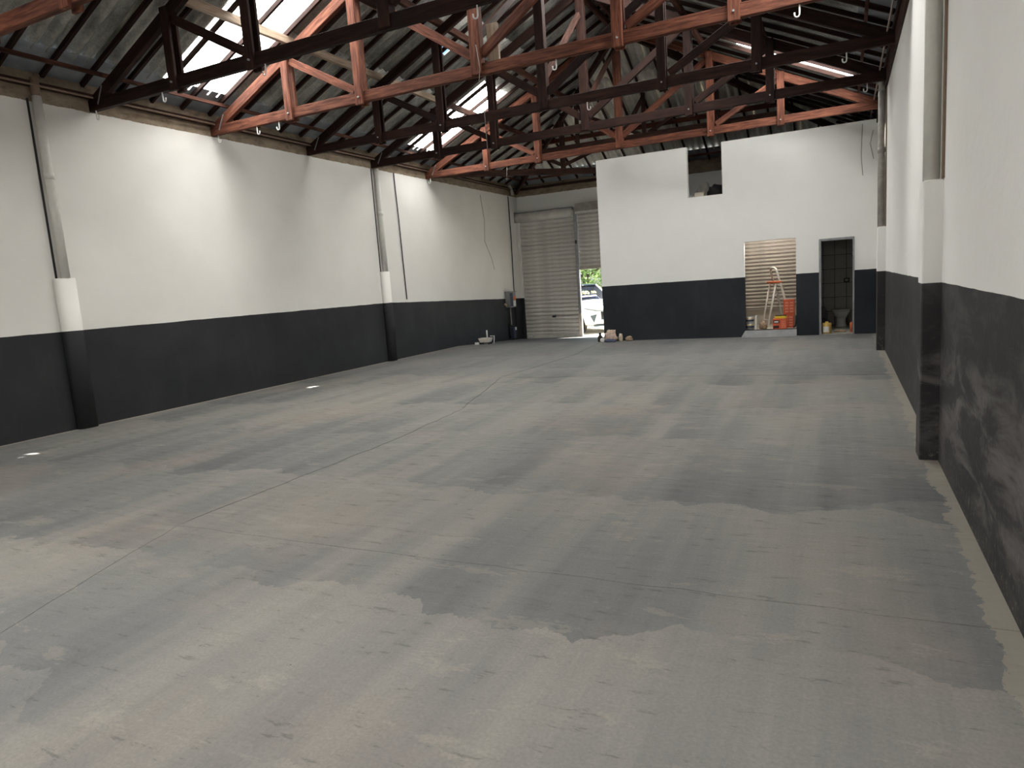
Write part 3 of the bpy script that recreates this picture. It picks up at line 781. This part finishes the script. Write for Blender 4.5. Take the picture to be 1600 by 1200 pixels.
nl = empty('ceiling_bulb', (-1.45, 16.4, 2.22), label='added unseen bulb on a cord lighting the niche', cat='lamp')  # out-of-view bulb added to brighten the niche
tube('holder', [(-1.45, 16.4, 2.29), (-1.45, 16.4, 2.37)], .03, M['white'], nl, 10)
tube('cord', [(-1.45, 16.4, 2.36), (-1.45, 16.4, 3.02)], .006, M['cable'], nl, 6)
bm = bmesh.new(); bmesh.ops.create_uvsphere(bm, u_segments=14, v_segments=10, radius=.05)
bt_ = NT('lit_bulb'); em = bt_.node('ShaderNodeEmission'); em.inputs[0].default_value = (1, .93, .84, 1); em.inputs[1].default_value = 340.0; bt_.l.new(em.outputs[0], bt_.out.inputs[0])
obj('bulb', bm, bt_.m, nl, T3((-1.45, 16.4, 2.25)), True)
lad = empty('step_ladder', (-1.45, 16.7, .15), label='white folding step ladder with an orange platform in the niche', cat='ladder')
LY0, LY1 = 16.55, 16.95
def rail(name, pts, r=.016, mat='white_metal'): tube(name, pts, r, M[mat], lad, 8)
# front frame: one bent tube with a round top
def rail_pt(t, yy): return (-1.40 + .34*t, yy, 1.40-1.25*t)
arc = [(-1.402 - .012*math.sin(a), (LY0+.03) + (LY1-.06-LY0)*(1-math.cos(a))/2, 1.40+.09*math.sin(a)) for a in [PI*k/8 for k in range(9)]]
# seen nearly edge-on: the loop is turned so both rails show
def turn(p):
    c = Vector((-1.32, 16.72, 0)); v = Vector(p)-c; a = math.radians(28)
    return (c.x + v.x*math.cos(a)-v.y*math.sin(a), c.y + v.x*math.sin(a)+v.y*math.cos(a), p[2])
rail('front_frame', [turn(rail_pt(1, LY0+.01)), turn(rail_pt(.5, LY0+.02))] + [turn(p) for p in arc] + [turn(rail_pt(.5, LY1-.04)), turn(rail_pt(1, LY1-.02))], .023)
for yy in (LY0+.03, LY1-.05):
    rail('rear_leg', [turn((-1.43, yy, 1.13)), turn((-1.62, yy, .152))], .019)
for t in (.42, .64, .86):
    p, q = rail_pt(t, LY0+.01), rail_pt(t, LY1-.02)
    a, b = Vector(turn(p)), Vector(turn(q))
    mw, L = frame_from(a, b)
    obj('step', boxm((0, -.06, -.012), (L, .04, .012), .003), M['white_metal'], lad, mw)
for z_ in (.32, .72):
    xx = -1.43 - (1.13-z_)*.194
    rail('rear_brace', [turn((xx, LY0+.03, z_)), turn((xx, LY1-.05, z_))], .009)
a, b = Vector(turn((-1.40, LY0+.0, 1.16))), Vector(turn((-1.40, LY1-.02, 1.16)))
mw, L = frame_from(a, b); obj('platform', boxm((0, -.10, -.02), (L, .09, .02), .006), M['orange'], lad, mw)
rail('platform_stay', [turn((-1.40, LY0+.01, 1.10)), turn((-1.22, LY0+.01, 1.02))], .008)

def carton(c, size, rz, label, lab_side=True):
    e = empty('carton', c, rz, label=label, cat='box', group='orange-red cartons in the niche')
    W = WM[e.name]; sx, sy, sz = size
    obj('body', boxm((-sx/2, -sy/2, 0), (sx/2, sy/2, sz), .004), M['red_box'], e, W)
    if lab_side:
        obj('black_label', boxm((-sx*.46, -sy/2-.002, sz*.58), (-sx*.02, -sy/2+.001, sz*.86)), M['label_black'], e, W)
        obj('white_print', boxm((-sx*.40, -sy/2-.003, sz*.66), (-sx*.10, -sy/2-.001, sz*.77)), M['label_white'], e, W)
        obj('black_label', boxm((-sx*.46, -sy/2-.002, sz*.10), (-sx*.06, -sy/2+.001, sz*.34)), M['label_black'], e, W)
        for k in range(4): obj('faint_print', boxm((sx*.12, -sy/2-.002, sz*(.15+.19*k)), (sx*.42, -sy/2+.001, sz*(.21+.19*k))), M['red_pale'], e, W)
    else:
        for i in range(2):
            for k in range(4): obj('faint_print', boxm((-sx*.36+i*sx*.42, -sy/2-.002, sz*(.14+.2*k)), (-sx*.06+i*sx*.42, -sy/2+.001, sz*(.24+.2*k))), M['red_pale'], e, W)
    obj('tape', boxm((-sx/2-.001, -.025, sz-.001), (sx/2+.001, .025, sz+.002)), M['red_pale'], e, W)
    return e
carton((-1.235, 16.06, .15), (.285, .24, .225), .03, 'front orange-red carton with black labels under the yellow tray')
carton((-1.075, 16.36, .15), (.23, .22, .29), 0, 'lower orange-red carton of the stack against the niche side', False)
carton((-1.065, 16.36, .443), (.23, .22, .325), .05, 'upper orange-red carton leaning on the niche stack', False)
tr = empty('paint_tray', (-1.23, 16.06, .378), label='yellow paint tray with black top on the front carton', cat='tray')
box('tray_body', (-1.34, 15.98, .378), (-1.10, 16.15, .43), M['yellow'], tr, bevel=.004)
box('tray_top', (-1.335, 15.985, .43), (-1.105, 16.145, .447), M['label_black'], tr, bevel=.003)
def paint_tin(c, label):
    e = empty('paint_tin', c, label=label, cat='paint tin', group='stacked paint tins'); W = WM[e.name]
    lathe('tin_body', [(.078, 0), (.085, .004), (.085, .135), (.08, .14)], M['tin'], e, W, 18)
    lathe('label_band', [(.0858, .045), (.0862, .046), (.0862, .09), (.0858, .091)], M['navy'], e, W, 18)
    lathe('ochre_band', [(.0858, .10), (.0862, .101), (.0862, .12), (.0858, .121)], M['gold'], e, W, 18)
    return e, W
paint_tin((-1.86, 16.06, .15), 'lower striped paint tin at the left of the niche')
e, W = paint_tin((-1.86, 16.06, .292), 'upper striped paint tin with a wire handle in the niche')
hp = [W @ Vector((.087*math.cos(a), .0, .13+.075*math.sin(a))) for a in [PI*k/10 for k in range(11)]]
tube('wire_handle', hp, .004, M['steel'], e, 6)
bx_ = cbox('white_board', (-1.725, 16.07, .15), (.03, .20, .31), M['white'], None, 0, .003, label='narrow white board standing right of the paint tins', cat='board')
lump('crumpled_rag', (.17, .16, .16), M['rag'], None, T3((-1.59, 16.15, .15)), 3, .4, label='crumpled brown rag beside the paint tins', cat='rag')
tube('black_hose', [(-.97, 16.12, .17), (-.925, 16.14, .19), (-.915, 16.19, .30), (-.915, 16.22, .42)], .018, M['black'], None, 8, label='curved black hose at the right edge of the niche', cat='hose')

# ------------------------------------------------------------------ toilet room
fr = empty('door_frame', (DX0, YP, 0), label='grey steel door frame of the open toilet', cat='door frame')
box('jamb', (DX0, YP-.02, 0), (DX0+.045, YP+.14, DZ1), M['steel'], fr, bevel=.004)
box('jamb', (DX1-.035, YP-.02, 0), (DX1, YP+.14, DZ1), M['steel'], fr, bevel=.004)
box('head', (DX0+.045, YP-.02, DZ1-.05), (DX1-.035, YP+.14, DZ1), M['steel'], fr, bevel=.004)
me_t = mesh_of('tile', boxm((0, -.010, 0), (.242, 0, .322), .002), M['tile'])
for i in range(5):
    for j in range(8):
        obj('tile', me_t, None, wt_, T3((-.665+i*.252, 18.1, .03+j*.332)))
for i in range(7):
    for j in range(8):
        obj('tile', me_t, None, wr_, T3((XR-.001, 16.1+i*.252, .03+j*.332)) @ Matrix.Rotation(-PI/2, 4, 'Z') @ T3((-.242, 0, 0)))
to = empty('toilet', (-.03, 17.65, .02), label='grey-white toilet pedestal without a seat in the tiled room', cat='toilet'); W = WM[to.name]
lathe('pedestal', [(.12, 0), (.125, .02), (.10, .10), (.10, .17), (.12, .22)], M['porcelain'], to, W, 20, sy=1.5)
lathe('bowl', [(.115, .20), (.15, .27), (.185, .34), (.195, .385), (.175, .385), (.15, .33), (.05, .26)], M['porcelain'], to, W, 24, sy=1.25)
lathe('rim', [(.165, .38), (.20, .38), (.205, .395), (.20, .41), (.165, .41)], M['porcelain'], to, W, 24, sy=1.25)
fv = empty('flush_plate', (.08, 18.08, 1.07), label='small dark square flush plate on the toilet tiles', cat='flush plate')
box('plate', (.03, 18.07, 1.03), (.15, 18.092, 1.13), M['black'], fv, bevel=.01)
box('button', (.05, 18.06, 1.05), (.13, 18.075, 1.11), M['tile'], fv, bevel=.008)
box('tap_stub', (.20, 18.03, 1.62), (.25, 18.092, 1.65), M['black'], None, label='small dark stub high on the toilet tiles', cat='tap')
yb = empty('paint_can', (-.30, 16.03, .02), label='ochre yellow can with white label in the toilet doorway', cat='paint can'); W = WM[yb.name]
lathe('can_body', [(.085, 0), (.09, .005), (.09, .215), (.085, .22), (.03, .225), (.03, .25), (.028, .252)], M['bucket_yellow'], yb, W, 18)
bm = bmesh.new()
for k in range(6):
    a0, a1 = -PI/2-.9+k*.22, -PI/2-.9+(k+1)*.22
    bm.faces.new([bm.verts.new(p) for p in ((.0915*math.cos(a0), .0915*math.sin(a0), .03), (.0915*math.cos(a1), .0915*math.sin(a1), .03), (.0915*math.cos(a1), .0915*math.sin(a1), .15), (.0915*math.cos(a0), .0915*math.sin(a0), .15))])
obj('paper_label', bm, M['label_white'], yb, W)
lump('dark_sack', (.20, .3, .55), M['bag_dark'], None, T3((-.38, 16.55, .02)), 5, .3, label='dark tool bag behind the ochre can in the toilet', cat='bag')
tube('rubber_ring', [(-.36+.11*math.cos(a), 16.26, .20+.13*math.sin(a)+.0) for a in [2*PI*k/18 for k in range(19)]], .022, M['black'], None, 8, label='black rubber hose ring behind the ochre can', cat='hose')
lump('debris', (.24, .15, .05), M['rag'], None, T3((-.05, 16.25, .02)), 8, .4, label='dirt heap on the toilet threshold', cat='debris')
tube('red_bottle', [(.17, 16.12, .02), (.17, 16.12, .20), (.17, 16.12, .24)], [.03, .03, .012], M['orange'], None, 10, label='small red bottle beside the right door jamb', cat='bottle')

# ------------------------------------------------------------------ loft clutter behind the gap
def clutter(name, c, size, mat, rz, label, cat):
    e = empty(name, c, rz, label=label, cat=cat); W = WM[e.name]; sx, sy, sz = size
    obj('body', boxm((-sx/2, -sy/2, 0), (sx/2, sy/2, sz), .01), mat, e, W)
    obj('lid', boxm((-sx/2-.01, -sy/2-.01, sz), (sx/2+.01, sy/2+.01, sz+.02), .004), mat, e, W)
clutter('storage_box', (-2.93, 16.25, 3.12), (.2, .16, .14), M['beige_render'], .2, 'pale box lying on the loft in the wall gap', 'box')
clutter('storage_box', (-3.12, 16.2, 3.12), (.09, .1, .09), M['white'], -.1, 'small white box at the left corner of the wall gap', 'box')
lump('plastic_bag', (.42, .4, .34), M['bag_dark'], None, T3((-2.60, 16.62, 3.12)), 2, .3, label='dark plastic sack on the loft in the wall gap', cat='bag')
lump('plastic_bag', (.4, .36, .45), M['grey_pvc'], None, T3((-2.95, 17.15, 3.12)), 6, .3, label='grey sack further back on the loft', cat='bag')
beam('loose_board', (-3.4, 17.75, 3.19), (-2.1, 17.75, 3.75), .03, .12, M['wood_dark'], None, label='dark board leaning across the loft behind the gap', cat='board')
beam('loose_board', (-3.55, 17.9, 3.12), (-3.55, 17.9, 4.6), .05, .1, M['wood_dark'], None, up=(1, 0, 0), label='upright dark board on the loft behind the gap', cat='board')

# ------------------------------------------------------------------ things on the hall floor
ct = empty('tool_trolley', (-8.80, 16.45, ramp_z(16.45)), .12, label='low white plaster trolley with handle by the far left wall', cat='trolley'); W = WM[ct.name]
def lp(*p): return W @ Vector(p)
bm = bmesh.new()
lo = [(-.13, -.10, .055), (.13, -.10, .055), (.13, .10, .055), (-.13, .10, .055)]; hi = [(-.17, -.13, .17), (.17, -.13, .17), (.17, .13, .17), (-.17, .13, .17)]
A = [bm.verts.new(p) for p in lo]; B = [bm.verts.new(p) for p in hi]; C = [bm.verts.new((p[0]*.92, p[1]*.92, p[2]-.0)) for p in hi]; D = [bm.verts.new((p[0]*.9, p[1]*.9, .08)) for p in lo]
for i in range(4):
    j = (i+1) % 4
    bm.faces.new((A[i], A[j], B[j], B[i])); bm.faces.new((B[i], B[j], C[j], C[i])); bm.faces.new((C[i], C[j], D[j], D[i]))
bm.faces.new(A); bm.faces.new(D)
obj('tray', bm, M['white_metal'], ct, W)
for sx_ in (-.12, .12):
    for sy_ in (-.08, .08):
        tube('caster', [lp(sx_, sy_-.012, .026), lp(sx_, sy_+.012, .026)], .026, M['black'], ct, 10)
tube('handle', [lp(.05, 0, .16), lp(.05, 0, .38)], .022, M['white'], ct, 8)
tube('stand', [lp(.15, .1, .0), lp(.20, .1, .0+.004), lp(.22, .1, .21), lp(.10, .1, .21)], .014, M['white'], ct, 6)
cbox('plaster_brick', (-8.98, 16.27, 0-.03), (.11, .08, .06), M['white'], None, .4, .006, label='small white offcut left of the plaster trolley', cat='offcut')

bt = empty('black_bottle', (-5.30, 15.80, 0), label='black bottle standing at the partition corner', cat='bottle'); W = WM[bt.name]
lathe('bottle_body', [(.055, 0), (.06, .01), (.06, .11), (.035, .15), (.028, .18)], M['black'], bt, W, 14)
lathe('cap', [(.03, .18), (.032, .182), (.032, .215), (.028, .218)], M['black'], bt, W, 12)
lathe('white_roll', [(.02, 0), (.05, 0), (.05, .05), (.02, .05)], M['white'], None, T3((-5.20, 15.66, .05)) @ Matrix.Rotation(PI/2, 4, 'X') @ T3((0, 0, -.025)), 14, label='white roll standing beside the black bottle', cat='roll')
sk = lump('sack', (.31, .17, .24), M['pink_cloth'], None, T3((-5.02, 15.79, 0)), 11, .55, label='dusty pink and cream sack heaped at the partition corner', cat='sack')
lump('cloth_fold', (.12, .10, .10), M['cream_cloth'], sk, T3((-5.07, 15.79, .18)), 15, .4, label='pale crumpled plastic on top')
lump('cloth_bundle', (.30, .10, .08), M['blue_cloth'], None, T3((-4.99, 15.60, 0)), 12, .3, label='dark blue cloth in front of the sack at the partition', cat='cloth')
lump('cloth_bundle', (.10, .13, .19), M['cream_cloth'], None, T3((-4.78, 15.78, 0)), 13, .3, label='cream cloth bundle right of the heaped sack', cat='cloth')
lump('cloth_bundle', (.17, .13, .12), M['rag'], None, T3((-4.57, 15.78, 0)), 14, .4, label='rusty brown rags at the right end of the heap', cat='cloth')

# ------------------------------------------------------------------ outside
prism('ground', [(-40, 20.2), (20, 20.2), (20, 26.2), (-40, 26.2)], -.8, lambda x, y: -.26, M['ground'], None, kind='structure')
prism('street', [(-60, 26.2), (40, 26.2), (40, 80), (-60, 80)], -.8, -.34, M['asphalt'], None, kind='structure')

def loft(name, stations, mat, parent, W, sub=0, close=True):
    bm = bmesh.new(); rings = []
    for st in stations: rings.append([bm.verts.new(p) for p in st])
    n = len(rings[0])
    for a, b in zip(rings, rings[1:]):
        for k in range(n): bm.faces.new((a[k], a[(k+1) % n], b[(k+1) % n], b[k]))
    if close: bm.faces.new(rings[0]); bm.faces.new(rings[-1])
    o = obj(name, bm, mat, parent, W, True)
    if sub:
        m = o.modifiers.new('round', 'SUBSURF'); m.levels = sub; m.render_levels = sub
    return o
def car(loc, rz, paint, label, text=False):
    e = empty('parked_car', loc, rz, label=label, cat='car', group='cars parked outside the doorway'); W = WM[e.name]
    def ring(x, hw, zb, zt, crown=.03):
        h = zt-zb
        half = [(0, zb), (hw*.80, zb), (hw*.96, zb+.10*h), (hw, zb+.35*h), (hw*.985, zb+.68*h), (hw*.92, zb+.93*h), (hw*.72, zt+crown*.5), (0, zt+crown)]
        return [(x, yy, zz) for yy, zz in half] + [(x, -yy, zz) for yy, zz in half[-2:0:-1]]
    st = [ring(2.10, .60, .36, .72, .02), ring(2.06, .72, .30, .80, .03), ring(1.92, .84, .24, .90, .05), ring(1.55, .90, .22, .98, .06), ring(1.0, .91, .22, 1.03, .06),
          ring(.72, .91, .22, 1.06, .06), ring(0, .91, .22, 1.06, .04), ring(-1.2, .91, .24, 1.07, .04), ring(-1.9, .88, .28, 1.06, .04), ring(-2.12, .78, .36, .98, .02)]
    loft('body', st, paint, e, W, 1)
    def cab(x, hw, z): return [(x, -hw, z), (x, hw, z)]
    # glasshouse as a dark loft and a painted roof panel
    gl = [[(.95, -.76, 1.04), (.95, .76, 1.04), (.93, .74, 1.06), (.93, -.74, 1.06)], [(.20, -.68, 1.04), (.20, .68, 1.04), (.20, .60, 1.57), (.20, -.60, 1.57)],
          [(-1.2, -.72, 1.04), (-1.2, .72, 1.04), (-1.2, .60, 1.60), (-1.2, -.60, 1.60)], [(-2.0, -.70, 1.04), (-2.0, .70, 1.04), (-1.75, .56, 1.52), (-1.75, -.56, 1.52)]]
    loft('windows', gl, M['glass_dark'], e, W)
    rf = [[(.26, -.60, 1.565), (.26, .60, 1.565), (.24, .58, 1.60), (.24, -.58, 1.60)], [(-.5, -.64, 1.60), (-.5, .64, 1.60), (-.5, .56, 1.66), (-.5, -.56, 1.66)], [(-1.85, -.60, 1.52), (-1.85, .60, 1.52), (-1.80, .54, 1.58), (-1.80, -.54, 1.58)]]
    loft('roof', rf, M['glass_dark'] if text else paint, e, W)
    for s in (-1, 1):
        tube('pillar', [W @ Vector((.93, s*.75, 1.06)), W @ Vector((.22, s*.61, 1.58))], .035, paint, e, 6)
        o = obj('mirror', boxm((.52, s*.93-.10, 1.06), (.64, s*.93+.10, 1.20), .03, 2), paint, e, W)
        for x in (1.28, -1.32):
            wc = W @ Vector((x, s*.80, .33)); ax = (W.to_3x3() @ Vector((0, s, 0)))
            wh = obj('wheel', wheel_mesh(), None, e, W @ T3((x, s*.80, .33)) @ Matrix.Rotation(-s*PI/2, 4, 'X'))
            obj('rim', rim_mesh(), None, wh, W @ T3((x, s*.80, .33)) @ Matrix.Rotation(-s*PI/2, 4, 'X'))
            obj('wheel_arch', arch_mesh(), None, e, W @ T3((x, s*.875, .36)) @ Matrix.Rotation(-s*PI/2, 4, 'X'))
        # lamps follow the nose
        loft('headlamp', [[(2.075, s*.40, .80), (2.105, s*.40, .80), (2.105, s*.40, .745), (2.075, s*.40, .745)], [(1.99, s*.66, .83), (2.06, s*.66, .83), (2.075, s*.66, .765), (2.0, s*.66, .765)], [(1.70, s*.875, .875), (1.76, s*.91, .875), (1.78, s*.915, .845), (1.72, s*.88, .845)]], M['lamp_glass'], e, W)
        loft('lamp_edge', [[(2.08, s*.40, .745), (2.112, s*.40, .745), (2.112, s*.40, .73), (2.08, s*.40, .73)], [(2.0, s*.66, .765), (2.08, s*.66, .765), (2.082, s*.66, .745), (2.0, s*.66, .745)], [(1.72, s*.88, .845), (1.785, s*.92, .845), (1.787, s*.92, .83), (1.72, s*.88, .83)]], M['grille'], e, W)
        bm = bmesh.new(); tri = [(2.04, s*.60, .64), (1.93, s*.80, .60), (2.0, s*.70, .36)]
        a = [bm.verts.new(p) for p in tri]; b = [bm.verts.new((p[0]+.05, p[1]+s*.03, p[2])) for p in tri]
        bm.faces.new(a); bm.faces.new(b)
        for i in range(3): bm.faces.new((a[i], a[(i+1) % 3], b[(i+1) % 3], b[i]))
        obj('fog_lamp_recess', bm, M['grille'], e, W)
    for k in range(6):
        obj('grille_bar', boxm((2.07, -.46+.02*k, .46+.045*k), (2.125, .46-.02*k, .485+.045*k)), M['grille'], e, W)
    obj('grille', boxm((2.02, -.48, .44), (2.105, .48, .72), .02), M['black'], e, W)
    obj('bumper_lip', boxm((1.95, -.70, .235), (2.12, .70, .275), .01), M['grille'], e, W)
    if text:
        def put_text(s_, size, loc, mat):
            cu = bpy.data.curves.new('txt', 'FONT'); cu.body = s_; cu.size = size; cu.extrude = .002; cu.align_x = 'LEFT'
            to_ = bpy.data.objects.new('txt', cu); COL.objects.link(to_)
            bpy.context.view_layer.update()
            me = bpy.data.meshes.new_from_object(to_.evaluated_get(bpy.context.evaluated_depsgraph_get()))
            bpy.data.objects.remove(to_); me.materials.clear(); me.materials.append(mat)
            # windscreen plane: from (.95,*,1.04) up to (.20,*,1.57)
            up = Vector((.20-.95, 0, 1.57-1.05)).normalized(); rt = Vector((0, 1, 0)); nn = rt.cross(up)
            o_ = Vector((.95, 0, 1.05)) + up*loc[1] + rt*loc[0] + nn*.035
            F = Matrix(((rt.x, up.x, nn.x, o_.x), (rt.y, up.y, nn.y, o_.y), (rt.z, up.z, nn.z, o_.z), (0, 0, 0, 1)))
            obj('windscreen_lettering', me, None, e, W @ F)
        put_text('100', .27, (-.34, .36), M['text_yellow']); put_text('.90', .19, (.12, .38), M['text_yellow'])
        for k in range(9):
            up = Vector((-.75, 0, .52)).normalized(); rt = Vector((0, 1, 0)); nn = rt.cross(up)
            o_ = Vector((.95, 0, 1.05)) + up*.20 + rt*(-.36+k*.07) + nn*.03
            F = Matrix(((rt.x, up.x, nn.x, o_.x), (rt.y, up.y, nn.y, o_.y), (rt.z, up.z, nn.z, o_.z), (0, 0, 0, 1)))
            obj('windscreen_strip', boxm((0, 0, 0), (.055, .08, .004)), M['text_violet'], e, W @ F)
    return e
_W = {}
def wheel_mesh():
    if 'w' not in _W:
        o = lathe('wheel', [(.20, -.10), (.30, -.11), (.335, -.085), (.34, 0), (.335, .085), (.30, .11), (.22, .11), (.21, .07)], M['tyre'], None, None, 28); _W['w'] = o.data; bpy.data.objects.remove(o)
    return _W['w']
def rim_mesh():
    if 'r' not in _W:
        bm = bmesh.new()
        for k in range(5):
            a = 2*PI*k/5; c, s_ = math.cos(a), math.sin(a); w = .035
            pts = [(.05*c - w*s_, .05*s_ + w*c), (.05*c + w*s_, .05*s_ - w*c), (.215*c + w*s_, .215*s_ - w*c), (.215*c - w*s_, .215*s_ + w*c)]
            lo = [bm.verts.new((x, y, .06)) for x, y in pts]; hi = [bm.verts.new((x, y, .09)) for x, y in pts]
            bm.faces.new(lo); bm.faces.new(hi)
            for i in range(4): bm.faces.new((lo[i], lo[(i+1) % 4], hi[(i+1) % 4], hi[i]))
        n = 20; r0 = [bm.verts.new((.225*math.cos(2*PI*k/n), .225*math.sin(2*PI*k/n), .05)) for k in range(n)]; r1 = [bm.verts.new((.195*math.cos(2*PI*k/n), .195*math.sin(2*PI*k/n), .10)) for k in range(n)]
        for k in range(n): bm.faces.new((r0[k], r0[(k+1) % n], r1[(k+1) % n], r1[k]))
        _W['r'] = mesh_of('rim', bm, M['rim'])
    return _W['r']
def arch_mesh():
    if 'a' not in _W:
        o = lathe('arch', [(.34, -.04), (.385, -.04), (.385, .042), (.34, .042)], M['black'], None, None, 28); _W['a'] = o.data; bpy.data.objects.remove(o)
    return _W['a']
car((-8.47, 23.08, -.26), math.radians(-38), M['car_white'], 'white car with yellow lettering on its windscreen outside the doorway', True)
car((-8.3, 28.3, -.34), math.radians(-75), M['car_teal'], 'teal car behind the white one outside the doorway')

def tree(c, h, r, seed, label, n=2600):
    e = empty('street_tree', c, label=label, cat='tree', group='street trees outside')
    rd = random.Random(seed); c = Vector(c)
    tube('trunk', [c, c+Vector((.1, 0, h*.3)), c+Vector((0, .1, h*.55))], [.22, .17, .12], M['bark'], e, 10)
    for k in range(6):
        a = k*1.05+rd.random(); tube('branch', [c+Vector((0, .05, h*.35)), c+Vector((r*.5*math.cos(a), r*.5*math.sin(a), h*.5)), c+Vector((r*.8*math.cos(a), r*.8*math.sin(a), h*(.45+.3*rd.random())))], [.09, .06, .03], M['bark'], e, 6)
    vs, fs = [], []
    for i in range(n):
        d = Vector((rd.gauss(0, 1), rd.gauss(0, 1), rd.gauss(0, 1))).normalized()*(rd.random()**.4)
        p = c + Vector((d.x*r, d.y*r, h*.58 + d.z*h*.45)); s = rd.uniform(.07, .16)
        ax = Vector((rd.gauss(0, 1), rd.gauss(0, 1), rd.gauss(0, .6))).normalized(); b = ax.cross(Vector((rd.random(), rd.random(), rd.random()))).normalized()
        k = len(vs); vs += [p-ax*s, p+b*s*.45, p+ax*s, p-b*s*.45]; fs.append((k, k+1, k+2, k+3))
    me = bpy.data.meshes.new('foliage'); me.from_pydata(vs, [], fs); me.materials.append(M['leaf'])
    o = obj('foliage', me, None, e); o['kind'] = 'stuff'
tree((-11.6, 32.5, -.34), 5.5, 2.7, 1, 'leafy green tree seen through the doorway above the white car', 5200)
tree((-18.2, 36, -.34), 6.5, 3.2, 2, 'leafy green tree further left across the street', 3600)
tree((-6.0, 36, -.34), 5.5, 2.6, 3, 'leafy green tree further right across the street', 3600)
box('street_wall', (-40, 41, -.4), (15, 41.3, 2.6), M['beige_render'], None, kind='structure')
